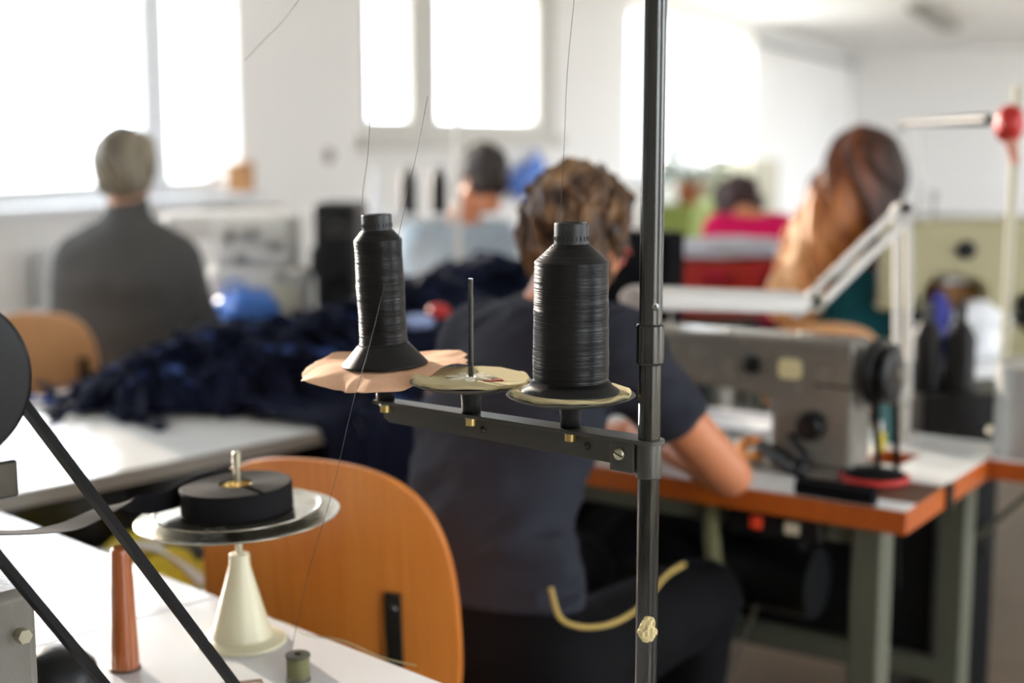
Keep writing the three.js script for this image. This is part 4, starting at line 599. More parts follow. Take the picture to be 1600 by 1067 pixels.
{
  const p = onPlane(1280, 732, TOP); sewingMachine('old grey sewing machine on the orange edged desk', p, DTURN, M.machineGrey, 0.98, { label: true, plate: true, arm: 0.4 });
  // drive belt of that machine
  const q = dLocal(p), b = thing('drive_belt', 'black belt running from the grey machine handwheel into the desk slot', 'belt', [C0.x, 0, C0.z], DTURN), x = q[0] + 0.125;
  for (const s of [-1, 1]) part(b, 'belt_run', strap([V(x, TOP + 0.2, q[1] + s * 0.05), V(x + 0.01, TOP + 0.05, q[1] + s * 0.052), V(x + 0.02, 0.55, q[1] + s * 0.055)], 0.011, 0.007, [V(0, 0, 1)], 12), M.blackRubber);
  // things on the desk
  const r = thing('fabric_roll', 'black rolled cloth lying along the front edge of the desk', 'roll', onPlane(1306, 782, TOP), DTURN);
  const spiral = []; for (let i = 0; i <= 90; i++) { const a = i / 90 * Math.PI * 2 * 4, rad = 0.004 + 0.0125 * i / 90; spiral.push([Math.cos(a) * rad, Math.sin(a) * rad]); }
  part(r, 'roll_body', mv(rot(lathe([[0.003, -0.072], [0.0165, -0.072], [0.0175, -0.069], [0.0175, 0.071], [0.0165, 0.074], [0.003, 0.074]], 32), 0, 0, Math.PI / 2), 0, 0.0175, 0), M.darkCloth); part(r, 'flap_edge', [bar(V(-0.07, 0.03, 0.012), V(0.07, 0.03, 0.012), 0.006, 0.002)], M.blackPlastic);
  const k = thing('pincushion', 'dark round pad with a red rim on the desk by the machine', 'pincushion', onPlane(1365, 752, TOP), DTURN);
  part(k, 'pad', lathe([[0, 0.024], [0.03, 0.023], [0.055, 0.018], [0.063, 0.012], [0.06, 0.004], [0, 0.002]]), M.darkCloth); part(k, 'rim', mv(rot(new THREE.TorusGeometry(0.061, 0.006, 12, 56), Math.PI / 2), 0, 0.009, 0), M.redPlastic, 'red rim');
  const sc = thing('scissors', 'scissors with black and orange handles beside the machine column', 'scissors', onPlane(1205, 731, TOP), DTURN - 0.3);
  part(sc, 'handle', [mv(rot(new THREE.TorusGeometry(0.022, 0.008, 12, 36).scale(1.3, 1, 1), -0.9, 0, 0), -0.055, 0.028, -0.004)], M.orangePlastic, 'orange finger loop'); part(sc, 'handle', [rod(V(-0.03, 0.04, 0), V(0.085, 0.016, 0.02), 0.013, 0.017), ball(0.017, 0.085, 0.017, 0.02)], M.blackPlastic, 'black handle'); part(sc, 'blade', [bar(V(-0.06, 0.006, -0.02), V(-0.2, 0.004, -0.05), 0.014, 0.003)], M.bright);
  const yw = thing('yellow_bottle', 'small yellow bottle behind the handwheel of the grey machine', 'bottle', onPlane(1374, 704, TOP + 0.0));
  part(yw, 'bottle_body', lathe([[0, 0], [0.011, 0], [0.0115, 0.002], [0.0115, 0.035], [0.004, 0.042], [0.004, 0.046], [0, 0.046]]), M.yellow); part(yw, 'bottle_cap', cyl(0.005, 0.004, 0.018, 0, 0.044, 0), M.white);
  const tl = thing('teal_bottle', 'teal bottle standing between the handwheel and the lamp arm', 'bottle', onPlane(1381, 690, TOP)); part(tl, 'bottle_body', lathe([[0, 0], [0.02, 0], [0.022, 0.004], [0.022, 0.09], [0.012, 0.105], [0.012, 0.112], [0, 0.112]]), M.tealPlastic); part(tl, 'bottle_cap', cyl(0.013, 0.012, 0.022, 0, 0.11, 0), M.white);
  const ws = thing('paper_sheet', 'white work piece lying under the grey machine arm', 'paper', onPlane(1130, 665, TOP), DTURN); part(ws, 'sheet', [muv(mv(subdivide(new THREE.BoxGeometry(0.26, 0.002, 0.2).toNonIndexed(), 14), 0, 0.0165, 0))], M.white); part(ws, 'fold', box(0.2, 0.004, 0.05, 0.01, 0.0195, -0.05, 0.0018), M.greyFabric);
}
{
  const b = thing('waste_bin', 'black plastic tub standing under the desk beside the lap of the front person', 'bin', C0.clone().addScaledVector(DX, -0.72).addScaledVector(DZ, -0.36).setY(0), DTURN);
  const w = (t0, t1, h) => { const s = roundRect(-0.19, -0.15, 0.19, 0.15, 0.05); const g = extrude(s, h, 0, 10); const p = g.attributes.position; for (let i = 0; i < p.count; i++) { const k = lerp(t0, t1, p.getZ(i) / h); p.setXY(i, p.getX(i) * k, p.getY(i) * k); } return rot(g, -Math.PI / 2); };
  part(b, 'tub', w(0.82, 1, 0.5), M.blackPlastic); part(b, 'rim', mv(w(1.04, 1.04, 0.025), 0, 0.49, 0), M.blackPlastic);
  part(b, 'cloth_scraps', surf((x, y, z) => Math.max(ell(x, y, z, 0, 0, 0, 0.17, 0.09, 0.13) + 0.03 * noise(x * 14, y * 14, z * 14), -y), [-0.22, -0.02, -0.18], [0.22, 0.14, 0.18], 0.012).translate(0, 0.505, 0), M.darkCloth);
}
// articulated lamp
{
  const b = onPlane(1411, 690, TOP), o = thing('desk_lamp', 'pale grey jointed desk lamp with twin bars', 'lamp', b), l = (px, py, d) => at(px, py, d).sub(b), e0 = l(1411, 600, 3.05), e1 = l(1411, 334, 3.05), k = l(1272, 470, 2.92), h0 = l(1245, 476, 2.9), h1 = l(990, 468, 2.72);
  part(o, 'clamp_base', [cyl(0.03, 0.028, 0.02), cyl(0.014, 0.013, 0.06, 0, 0.02, 0), rod(V(0, 0.06, 0), e0, 0.01)], M.lampGrey);
  const side = V().crossVectors(e1.clone().sub(k), V(0, 0, 1)).normalize();
  for (const s of [-1, 1]) { part(o, 'lower_bar', bar(e0.clone().add(V(s * 0.013, -0.04, 0)), e1.clone().add(V(s * 0.013, 0, 0)), 0.014, 0.016, V(0, 0, 1)), M.lampGrey); part(o, 'upper_bar', bar(e1.clone().addScaledVector(side, s * 0.016), k.clone().addScaledVector(side, s * 0.016), 0.014, 0.013, V(0, 0, 1)), M.lampGrey); }
  const jd = (p, r) => mv(rot(cyl(r, r, 0.034, 0, -0.017, 0), Math.PI / 2), p.x, p.y, p.z); part(o, 'elbow', [jd(e1, 0.025), jd(e1.clone().add(V(0.0, 0.012, 0)), 0.012)], M.lampGrey); part(o, 'shade_joint', [jd(k, 0.022), rod(k, h0, 0.012), jd(k.clone().add(V(0.0, 0, 0)), 0.012)], M.steel); part(o, 'spring', tube([k.clone().add(V(0, 0.03, 0)), k.clone().lerp(e1, 0.4).add(V(0.004, 0.004, 0.012)), e1.clone().add(V(0, -0.01, 0.012))], 0.004, 20), M.steel);
  const half = new THREE.Shape(); half.absarc(0, 0, 0.028, 0, Math.PI, false); half.lineTo(-0.028, -0.012); half.lineTo(-0.025, -0.012); half.lineTo(-0.025, 0); half.absarc(0, 0, 0.025, Math.PI, 0, true); half.lineTo(0.025, -0.012); half.lineTo(0.028, -0.012); half.closePath();
  const d = h1.clone().sub(h0), len = d.length(), g = extrude(half, len, 0, 20), z = d.clone().normalize(), x = V().crossVectors(V(0, 1, 0), z).normalize(), y = V().crossVectors(z, x); g.applyMatrix4(new THREE.Matrix4().makeBasis(x, y, z).setPosition(h0));
  part(o, 'lamp_shade', [g, ...[h0, h1].map((p) => mv(ball(0.027, 0, 0, 0, 1, 1, 0.25), p.x, p.y, p.z))], M.lampGrey); part(o, 'lamp_tube', rod(h0.clone().addScaledVector(z, 0.02).add(V(0, -0.008, 0)), h1.clone().addScaledVector(z, -0.02).add(V(0, -0.008, 0)), 0.011), M.white);
}
// right edge of the desk: canister, pole with the red clamp
{
  const p = C0.clone().addScaledVector(DX, 0.068).addScaledVector(DZ, -0.6), o = thing('metal_canister', 'plain grey metal canister at the right edge of the desk', 'canister', p); part(o, 'can_body', lathe([[0, 0], [0.083, 0], [0.086, 0.003], [0.086, 0.182], [0.083, 0.186], [0.08, 0.184], [0, 0.184]], 64), M.canister); part(o, 'lid_rim', mv(rot(new THREE.TorusGeometry(0.085, 0.003, 8, 64), Math.PI / 2), 0, 0.184, 0), M.canister);
  const q = onPlane(1563, 676, TOP), s = thing('thread_stand', 'beige thread stand pole with a red clamp and dark arm at the right', 'thread stand', q), d = 3.12, y1 = at(1563, 135, d).y - TOP, yc = at(1563, 195, d).y - TOP;
  part(s, 'pole', cyl(0.0095, 0.0095, y1, 0, 0, 0), M.beige); part(s, 'foot', cyl(0.03, 0.028, 0.012), M.beige);
  part(s, 'clamp_block', surf((x, y, z) => ell(x, y, z, -0.012, 0, 0, 0.03, 0.043, 0.03) + 0.006 * noise(x * 40, y * 40, z * 40), [-0.06, -0.06, -0.05], [0.04, 0.06, 0.05], 0.005).translate(0, yc, 0), M.redPlastic, 'red clamp'); part(s, 'clamp_tail', rod(V(-0.012, yc - 0.03, 0.006), V(0.0, yc - 0.085, 0.01), 0.014, 0.008), std(0xc98a78, 0.7));
  const e = at(1408, 193, 3.5).sub(q), f = at(1545, 187, d).sub(q); part(s, 'dark_arm', [rod(f, e, 0.013, 0.006)], M.blackPlastic, 'dark arm'); part(s, 'arm_hook', mv(new THREE.TorusGeometry(0.008, 0.002, 8, 24), e.x, e.y - 0.01, e.z), M.darkSteel);
  tag(part(scene, 'thread', tube([at(1440, 192, 3.4), at(1441, 240, 3.4), at(1436, 310, 3.42), at(1428, 360, 3.5)], 0.0012, 30), M.steel), 'fine thread hanging from the dark arm at the right', 'thread');
  // black cabinet behind the desk with two spools
  const cb = at(1478, 640, 3.42), top = 0.84, c = thing('black_cabinet', 'black cabinet behind the desk carrying two black spools', 'cabinet', [cb.x, 0, cb.z], -0.05);
  part(c, 'cabinet_body', box(0.178, top, 0.3, 0, top / 2, 0, 0.008), M.blackPlastic); part(c, 'door', box(0.16, 0.7, 0.012, 0, 0.4, 0.154, 0.003), M.blackPlastic); part(c, 'handle', box(0.01, 0.09, 0.014, 0.06, 0.5, 0.166, 0.003), M.darkSteel);
  const spoolBig = { base: [[0.004, 0], [0.042, 0], [0.042, 0.003], [0.036, 0.012], [0.004, 0.013]], y0: 0.013, y1: 0.16, top: 0.205, capR: 0.012, rough: 0.0006, prof: (y) => y > 0.12 ? lerp(0.036, 0.018, smooth(y, 0.12, 0.165)) : 0.036 };
  const s1 = at(1446, 603, 3.32); spool('thread_spool', 'left one of two black spools on the cabinet behind the desk', [s1.x, top + 0.001, s1.z], 0, spoolBig); const s2 = at(1497, 611, 3.3); spool('thread_spool', 'right one of two black spools on the cabinet behind the desk', [s2.x, top + 0.001, s2.z], 0, spoolBig);
}
// ------------------------------------------------------------------ white cutting table with the heap of navy strips
const N0 = onPlane(0, 775, TOP), N1 = onPlane(530, 667, TOP), NX = N1.clone().sub(N0).normalize(), NZ = V(-NX.z, 0, NX.x), NTURN = Math.atan2(-NX.z, NX.x);
const nPoint = (x, y, z) => N0.clone().addScaledVector(NX, x).addScaledVector(NZ, z).setY(y);
{
  const o = thing('cutting_table', 'large white cutting table with a grey edge under the navy cloth', 'table', [N0.x, 0, N0.z], NTURN), x0 = -0.7, x1 = 2.0, D = 0.88;
  part(o, 'tabletop', box(x1 - x0, 0.022, D - 0.004, (x0 + x1) / 2, TOP - 0.011, -D / 2 - 0.002, 0.002), M.laminate); part(o, 'edge_band', box(x1 - x0, 0.03, 0.004, (x0 + x1) / 2, TOP - 0.0155, 0.0, 0.001), M.greyEdge, 'grey edge band');
  for (const [x, z] of [[x0 + 0.1, -0.1], [x1 - 0.1, -0.1], [x0 + 0.1, -D + 0.1], [x1 - 0.1, -D + 0.1]]) part(o, 'leg', box(0.05, TOP - 0.03, 0.05, x, (TOP - 0.03) / 2, z, 0.005), M.darkSteel);
  part(o, 'apron', [box(x1 - x0 - 0.1, 0.12, 0.02, (x0 + x1) / 2, TOP - 0.1, -0.08), box(x1 - x0 - 0.1, 0.12, 0.02, (x0 + x1) / 2, TOP - 0.1, -D + 0.08)], M.darkSteel); part(o, 'lower_shelf', box(x1 - x0 - 0.15, 0.02, D - 0.15, (x0 + x1) / 2, 0.2, -D / 2, 0.003), M.blackPlastic);
  for (let i = 0; i < 5; i++) { const b = thing('storage_box', 'black storage box on the shelf under the cutting table', 'box', nPoint(-0.45 + i * 0.5, 0.211, -0.3), NTURN, 'storage boxes under the cutting table'); part(b, 'box_body', box(0.44, 0.36, 0.42, 0, 0.18, 0, 0.01), M.darkCloth); part(b, 'lid', box(0.46, 0.04, 0.44, 0, 0.375, 0, 0.008), M.blackPlastic); }
  const blobs = [[212, 634, 0.17, 0.055, 0.12], [296, 630, 0.2, 0.12, 0.19], [385, 625, 0.23, 0.16, 0.18], [470, 612, 0.24, 0.16, 0.18], [575, 600, 0.26, 0.19, 0.2], [660, 575, 0.26, 0.25, 0.2], [760, 545, 0.3, 0.27, 0.2]].map(([x, y, a, b, c]) => [onPlane(x, y, TOP), a, b, c]);
  const field = (x, y, z) => { let f = 9; for (const [p, a, b, c] of blobs) f = smin(f, ell(x, y, z, p.x, TOP, p.z, a, b, c), 0.08); return f; };
  const heap = thing('fabric_heap', 'heap of dark navy cloth strips piled on the white cutting table', 'fabric heap'); heap.userData.kind = 'stuff';
  const lo = [-1.35, TOP + 0.001, -4.75], hi = [0.35, TOP + 0.36, -2.85];
  part(heap, 'mound', surf((x, y, z) => Math.max(field(x, y, z) + 0.022 * noise(x * 9, y * 12, z * 9) + 0.018 * noise(x * 22, y * 26, z * 22), TOP + 0.003 - y), lo, hi, 0.014), M.navy);
  const topOf = (x, z) => { for (let y = TOP + 0.32; y > TOP; y -= 0.01) if (field(x, y, z) < 0) return y; return TOP; };
  const A = [], B2 = []; let tries = 0;
  while (A.length + B2.length < 210 && tries++ < 2500) {
    const [p, a, , c] = blobs[Math.floor(rnd() * blobs.length)], x = p.x + rr(-a, a), z = p.z + rr(-c, c); if (topOf(x, z) <= TOP + 0.012) continue;
    const dir = rr(0, Math.PI * 2), len = rr(0.14, 0.34), pts = [], bend = rr(-1.4, 1.4); let px = x, pz = z, an = dir;
    for (let i = 0; i < 6; i++) { const h = topOf(px, pz); pts.push(V(px, Math.max(h, TOP) + 0.006 + rr(0, i % 2 ? 0.034 : 0.012), pz)); px += Math.cos(an) * len / 5; pz += Math.sin(an) * len / 5; an += bend / 5; }
    (rnd() < 0.05 ? B2 : A).push(strap(pts, rr(0.022, 0.042), 0.0015, [V(rr(-0.5, 0.5), 1, rr(-0.5, 0.5)).normalize(), V(rr(-0.9, 0.9), 1, rr(-0.9, 0.9)).normalize(), V(rr(-0.5, 0.5), 1, rr(-0.5, 0.5)).normalize()], 14));
  }
  part(heap, 'cloth_strips', A, M.navy); part(heap, 'blue_strips', B2, M.navyLight, 'brighter blue strips');
  for (let i = 0; i < 10; i++) {
    const x = 0.8 + i * 0.056 + rr(-0.015, 0.015), len = rr(0.2, 0.46), w = rr(0.04, 0.07), z = rr(0.008, 0.028), y0 = TOP, s = thing('hanging_strip', 'navy cloth strip hanging over the edge of the white cutting table', 'cloth strip', [0, 0, 0], 0, 'navy strips hanging over the table edge');
    part(s, 'strip', strap([nPoint(x - 0.03, y0 + 0.05, -0.3), nPoint(x - 0.02, y0 + 0.022, -0.12), nPoint(x, y0 + 0.012, -0.012), nPoint(x, y0 - 0.03, z + 0.006), nPoint(x + rr(-0.02, 0.01), y0 - len * 0.6, z + rr(0, 0.02)), nPoint(x + rr(-0.05, 0.02), y0 - len, z + rr(0, 0.03))], w, 0.0015, [V(0, 1, 0), V(0, 1, 0), NZ.clone().add(V(0, 0.7, 0)), NZ.clone(), NZ.clone().addScaledVector(NX, rr(-0.5, 0.5)), NZ.clone().addScaledVector(NX, rr(-0.8, 0.8))], 40), M.navy);
  }
  // bits on the heap
  const bit = (name, label, cat, px, py, d, r, mat) => { const p = at(px, py, d); tag(part(scene, name, surf((x, y, z) => ell(x, y, z, 0, 0, 0, ...r) + r[1] * 0.35 * noise(x * 30, y * 30, z * 30), r.map((v) => -v * 1.6), r.map((v) => v * 1.6), r[1] / 5).translate(p.x, p.y, p.z), mat), label, cat); };
  bit('red_cloth', 'scrap of red cloth on top of the navy heap', 'cloth', 686, 486, 3.72, [0.03, 0.018, 0.03], M.redPlastic); bit('blue_cloth', 'scrap of pale blue cloth on the navy heap under the red one', 'cloth', 652, 503, 3.7, [0.045, 0.02, 0.035], cloth(0x9fb0d8)); bit('white_cloth', 'white scrap on the navy heap beside the slim spool', 'cloth', 528, 532, 3.72, [0.055, 0.014, 0.03], cloth(0xcdd2e8));
  // yellow bags on a low trolley
  const tp = at(240, 900, 2.62), ty = 0.5, tr = thing('trolley', 'low grey trolley under the cutting table edge', 'trolley', [tp.x, 0, tp.z], NTURN); part(tr, 'tray', box(0.62, 0.02, 0.4, 0, ty - 0.01, 0, 0.004), M.machineWhite); for (const [x, z] of [[-0.28, -0.17], [0.28, -0.17], [-0.28, 0.17], [0.28, 0.17]]) part(tr, 'leg', rod(V(x, 0.03, z), V(x, ty - 0.02, z), 0.012), M.darkSteel); part(tr, 'caster', [[-0.28, -0.17], [0.28, -0.17], [-0.28, 0.17], [0.28, 0.17]].map(([x, z]) => mv(rot(cyl(0.025, 0.025, 0.02, 0, -0.01, 0), Math.PI / 2), x, 0.025, z)), M.blackRubber);
  [[-0.2, 0.02, 0.02, 0.2, 'yellow bag at the far left of the trolley'], [-0.02, 0.02, 0.09, -0.15, 'yellow bag lying in the middle of the trolley'], [0.17, 0.02, 0.08, 0.3, 'yellow bag at the right end of the trolley beside the cone foot'], [0.06, 0.1, -0.08, 0.5, 'yellow bag lying on top of the other bags'], [-0.15, 0.1, -0.08, -0.35, 'crumpled yellow bag leaning at the back of the trolley']].forEach(([x, y, z, t, lab]) => {
    const p = V(tp.x, ty, tp.z).add(NX.clone().multiplyScalar(x)).add(NZ.clone().multiplyScalar(z)), b = thing('yellow_bag', lab, 'bag', [p.x, ty + y + 0.012, p.z], NTURN + t, 'yellow bags on the trolley');
    const k = x * 17; part(b, 'bag_body', surf((X, Y, Z) => { const q = Math.max(Math.abs(X) - 0.12, 0), r = Math.max(Math.abs(Z) - 0.09, 0); return Math.max(ell(X, Y, Z, 0, 0, 0, 0.16, 0.055, 0.125), Math.abs(X) - 0.14) + 0.016 * noise(X * 14 + k, Y * 18, Z * 14) + 0.008 * noise(X * 36, Y * 30 + k, Z * 36); }, [-0.18, -0.08, -0.15], [0.18, 0.08, 0.15], 0.0075), M.yellow);
    for (const [X, w] of [[0.065, 0.05], [-0.07, 0.028]]) part(b, 'white_band', strap([V(X, 0.01, -0.125), V(X, 0.05, -0.06), V(X + 0.008, 0.061, 0.02), V(X, 0.04, 0.085), V(X, 0.0, 0.128)], w, 0.006, [V(0, 0.7, -0.7), V(0, 1, 0), V(0, 1, 0.1), V(0, 0.8, 0.6), V(0, 0.3, 1)], 18), M.white, 'white band'); part(b, 'black_print', strap([V(-0.01, 0.058, 0.03), V(-0.008, 0.05, 0.07), V(-0.01, 0.03, 0.105)], 0.05, 0.006, [V(0, 1, 0.2), V(0, 0.7, 0.7)], 8), M.blackPlastic, 'black print');
  });
}
// ------------------------------------------------------------------ left background: the bench by the window
function backTable(label, px0, px1, d, depth, turn = 0) {
  const a = at(px0, 500, d), b = at(px1, 500, d), w = b.x - a.x, o = thing('sewing_table', label, 'table', [(a.x + b.x) / 2, 0, -(d - 0.0935) / CP], turn);
  part(o, 'tabletop', box(w, 0.03, depth, 0, TOP - 0.015, -depth / 2, 0.004), M.laminate); for (const [x, z] of [[-w / 2 + 0.07, -0.07], [w / 2 - 0.07, -0.07], [-w / 2 + 0.07, -depth + 0.07], [w / 2 - 0.07, -depth + 0.07]]) part(o, 'leg', box(0.05, TOP - 0.03, 0.05, x, (TOP - 0.03) / 2, z, 0.006), M.legGreen); part(o, 'front_rail', box(w - 0.2, 0.06, 0.025, 0, TOP - 0.07, -0.07), M.legGreen); return o;
}
{
  backTable('white sewing table in front of the person in grey', 150, 590, 5.0, 0.75);
  const p = onPlane(405, 496, TOP), o = thing('overlock_machine', 'bulky white overlock machine on the table by the window', 'sewing machine', p);
  part(o, 'machine_body', [box(0.36, 0.19, 0.22, 0.02, 0.095, 0, 0.03), box(0.3, 0.2, 0.2, 0.0, 0.28, 0, 0.04)], M.machineWhite); part(o, 'arm', [box(0.2, 0.1, 0.14, -0.22, 0.33, 0.02, 0.03), box(0.08, 0.12, 0.1, -0.28, 0.24, 0.02, 0.02)], M.machineWhite);
  for (const [x, y] of [[-0.08, 0.3], [0.0, 0.31], [0.08, 0.27], [-0.04, 0.22], [0.1, 0.16]]) part(o, 'tension_knob', mv(rot(lathe([[0, 0.03], [0.016, 0.03], [0.02, 0.02], [0.022, 0], [0, 0]], 24), Math.PI / 2), x, y, 0.1), M.steel); part(o, 'handwheel', mv(rot(lathe([[0, 0.03], [0.05, 0.03], [0.055, 0.02], [0.055, 0.005], [0, 0]], 32), 0, 0, -Math.PI / 2), 0.19, 0.2, 0), M.blackPlastic); part(o, 'front_cover', box(0.24, 0.1, 0.01, 0.03, 0.08, 0.113, 0.003), M.beige); part(o, 'thread_tree', [rod(V(-0.1, 0.37, -0.05), V(-0.1, 0.4, -0.05), 0.006), bar(V(-0.2, 0.395, -0.05), V(0.08, 0.395, -0.05), 0.01, 0.008)], M.steel);
  const s = at(522, 522, 4.78), sp = thing('loudspeaker', 'tall black box with a round cone face on the table', 'loudspeaker', [s.x, TOP, s.z - 0.25], -0.12); part(sp, 'cabinet', box(0.15, 0.42, 0.2, 0, 0.21, 0, 0.02), M.blackPlastic); part(sp, 'woofer', mv(rot(lathe([[0.05, 0], [0.056, 0.004], [0.05, 0.008], [0.034, -0.006], [0.016, -0.014], [0.012, -0.006], [0, -0.002]], 40), Math.PI / 2), 0.0, 0.11, 0.1), M.blackRubber); part(sp, 'tweeter', mv(rot(lathe([[0.04, 0], [0.045, 0.004], [0.04, 0.007], [0.026, 0], [0.014, 0.004], [0, 0.007]], 32), Math.PI / 2), 0.01, 0.335, 0.1), M.darkSteel);
  const bg = onPlane(385, 512, TOP), b = thing('blue_bag', 'crumpled bright blue plastic bag on the table beside the person in grey', 'bag', bg); part(b, 'bag_body', surf((x, y, z) => ell(x, y, z, 0, 0.05, 0, 0.12, 0.085, 0.09) + 0.018 * noise(x * 16, y * 16, z * 16) + 0.01 * noise(x * 40, y * 40, z * 40), [-0.16, -0.0, -0.13], [0.16, 0.16, 0.13], 0.008), M.blueBag); part(b, 'handle', tube([[-0.05, 0.1, 0.02], [-0.06, 0.15, 0.03], [-0.01, 0.16, 0.04], [0.01, 0.11, 0.03]], 0.008, 24), M.blueBag);
  const w = onPlane(312, 517, TOP), wp = thing('white_cloth_stack', 'folded white cloth at the front of the table left of the blue bag', 'cloth stack', w, 0.2); for (let i = 0; i < 3; i++) part(wp, 'folded_cloth', box(0.22 - i * 0.01, 0.012, 0.12, i * 0.004, 0.006 + i * 0.0125, 0, 0.005), M.greyFabric);
  // box on the sill
  const t = onWall(378), q = roomPoint(t, SILL, -WALL + 0.02), bx = thing('cardboard_box', 'small brown cardboard box on the sill of the large window', 'box', q, TURN + 0.6); part(bx, 'box_body', box(0.15, 0.16, 0.15, 0, 0.08, 0, 0.003), M.cardboard); part(bx, 'flap', bar(V(-0.075, 0.16, 0.02), V(-0.07, 0.175, 0.075), 0.14, 0.003), M.cardboard); part(bx, 'flap', bar(V(0.075, 0.16, 0.0), V(0.07, 0.178, 0.07), 0.14, 0.003), M.cardboard);
  const rd = roomPoint(onWall(518), at(518, 243, 8.9).y, -WALL), dl = thing('wall_dial', 'round grey fitting on the wall between the windows', 'dial', rd, TURN); part(dl, 'dial_body', rot(lathe([[0, 0.03], [0.03, 0.03], [0.045, 0.02], [0.05, 0]]), Math.PI / 2), M.steel); part(dl, 'dial_plate', rot(lathe([[0.0, 0.033], [0.022, 0.033], [0.022, 0.029]]), Math.PI / 2), M.darkSteel);
}
// radiator under the large window
{
  const o = thing('radiator', 'white panel radiator under the large window', 'radiator', roomPoint(onWall(150), 0.2, -WALL + 0.09), TURN); for (let i = 0; i < 14; i++) part(o, 'rib', box(0.045, 0.6, 0.1, -0.45 + i * 0.07, 0.4, 0, 0.015), M.whiteFrame); part(o, 'pipe', rod(V(-0.55, 0.12, 0), V(0.55, 0.12, 0), 0.014), M.whiteFrame); part(o, 'bracket', [box(0.03, 0.2, 0.03, -0.4, 0.0, 0), box(0.03, 0.2, 0.03, 0.4, 0.0, 0)], M.whiteFrame);
}
// ------------------------------------------------------------------ centre background
{
  const T = backTable('white sewing table of the dark haired person far back', 560, 800, 5.95, 0.7);
  const d = 4.9, b = at(717, 520, d), o = thing('thread_stand', 'pale thread stand with small spools in front of the dark haired person', 'thread stand', [b.x, 0, b.z]), y1 = at(717, 178, d).y, ya = at(700, 340, d).y, xl = at(588, 340, d).x - b.x;
  part(o, 'pole', cyl(0.011, 0.011, y1, 0, 0.0, 0), M.machineWhite); part(o, 'foot', lathe([[0, 0], [0.16, 0], [0.16, 0.015], [0.05, 0.03], [0.012, 0.05], [0, 0.05]]), M.machineWhite); part(o, 'arm', bar(V(xl - 0.02, ya - 0.006, 0), V(0.0, ya - 0.006, 0), 0.02, 0.012), M.machineWhite);
  for (const px of [590, 612, 640, 687]) { const x = at(px, 335, d).x - b.x; part(o, 'cup', mv(lathe([[0, 0], [0.03, 0.0], [0.034, 0.008], [0.022, 0.02], [0, 0.022]]), x, ya, 0), M.white); }
  const sm = { base: [[0.003, 0], [0.03, 0], [0.03, 0.003], [0.004, 0.004]], y0: 0.004, y1: 0.14, top: 0.158, capR: 0.009, rough: 0.0004, prof: (y) => lerp(0.028, 0.02, smooth(y, 0.09, 0.14)) };
  spool('thread_spool', 'left small black spool on the pale stand far back', [at(640, 335, d).x, ya + 0.022, b.z], 0, sm); spool('thread_spool', 'right small black spool on the pale stand far back', [at(687, 335, d).x, ya + 0.022, b.z], 0, sm);
  const w = thing('cone_core', 'empty white cone core on the pale stand far back', 'cone', [at(590, 335, d).x, ya + 0.022, b.z]); part(w, 'core_cone', lathe([[0.0, 0], [0.016, 0], [0.017, 0.004], [0.008, 0.14], [0, 0.142]]), M.white); part(w, 'core_tip', cyl(0.009, 0.007, 0.008, 0, 0.14, 0), M.machineWhite);
  // blue things hung on the wall
  [[802, 284, 0.13, 0.14, 0x3a66b8, 'dark blue bag hanging on the wall left of the front person'], [826, 272, 0.13, 0.17, 0x5b86dc, 'lighter blue bag hanging on the wall beside the darker one']].forEach(([px, py, w, h, c, lab]) => { const t = onWall(px), p = roomPoint(t, 0, -WALL + 0.07), dd = -p.z; const y = EYE + (210 - py) / F * dd, g = thing('hanging_bag', lab, 'bag', [p.x, y, p.z], TURN); part(g, 'bag_body', surf((x, yy, z) => ell(x, yy, z, 0, 0, 0, w * 1.7, h, 0.055) + 0.012 * noise(x * 12, yy * 12, z * 12), [-w * 2, -h * 1.2, -0.075], [w * 2, h * 1.2, 0.08], 0.014), std(c, 0.6)); part(g, 'strap', tube([[-0.06, h * 0.9, 0.01], [0, h * 1.25, -0.02], [0.06, h * 0.9, 0.01]], 0.008, 20), std(c, 0.6)); });
  // dark coat on a stand behind the front person
  const c = at(895, 430, 3.75), ch = thing('office_chair', 'black padded office chair beyond the front person', 'chair', [c.x, 0, c.z], 2.6); part(ch, 'backrest', mv(surf((x, y, z) => Math.max(Math.abs(x) - 0.19, Math.abs(y) - 0.22, Math.abs(z + 0.4 * x * x) - 0.03) - 0.025 + 0.0 * x, [-0.25, -0.28, -0.1], [0.25, 0.28, 0.09], 0.012), 0, 0.93, 0.2), M.darkCloth); part(ch, 'seat', box(0.46, 0.08, 0.44, 0, 0.5, -0.02, 0.035), M.darkCloth); part(ch, 'column', cyl(0.03, 0.03, 0.4, 0, 0.06, 0), M.darkSteel); part(ch, 'back_bracket', bar(V(0, 0.5, 0.2), V(0, 0.85, 0.24), 0.06, 0.012, V(0, 0, 1)), M.darkSteel);
  for (let i = 0; i < 5; i++) { const a = i / 5 * Math.PI * 2 + 0.3; const l = part(ch, 'base_arm', bar(V(0, 0.09, 0), V(Math.cos(a) * 0.27, 0.07, Math.sin(a) * 0.27), 0.04, 0.025), M.blackPlastic); part(l, 'caster', mv(rot(cyl(0.026, 0.026, 0.03, 0, -0.015, 0), Math.PI / 2, 0, 0), Math.cos(a) * 0.27, 0.027, Math.sin(a) * 0.27), M.blackRubber); }
}
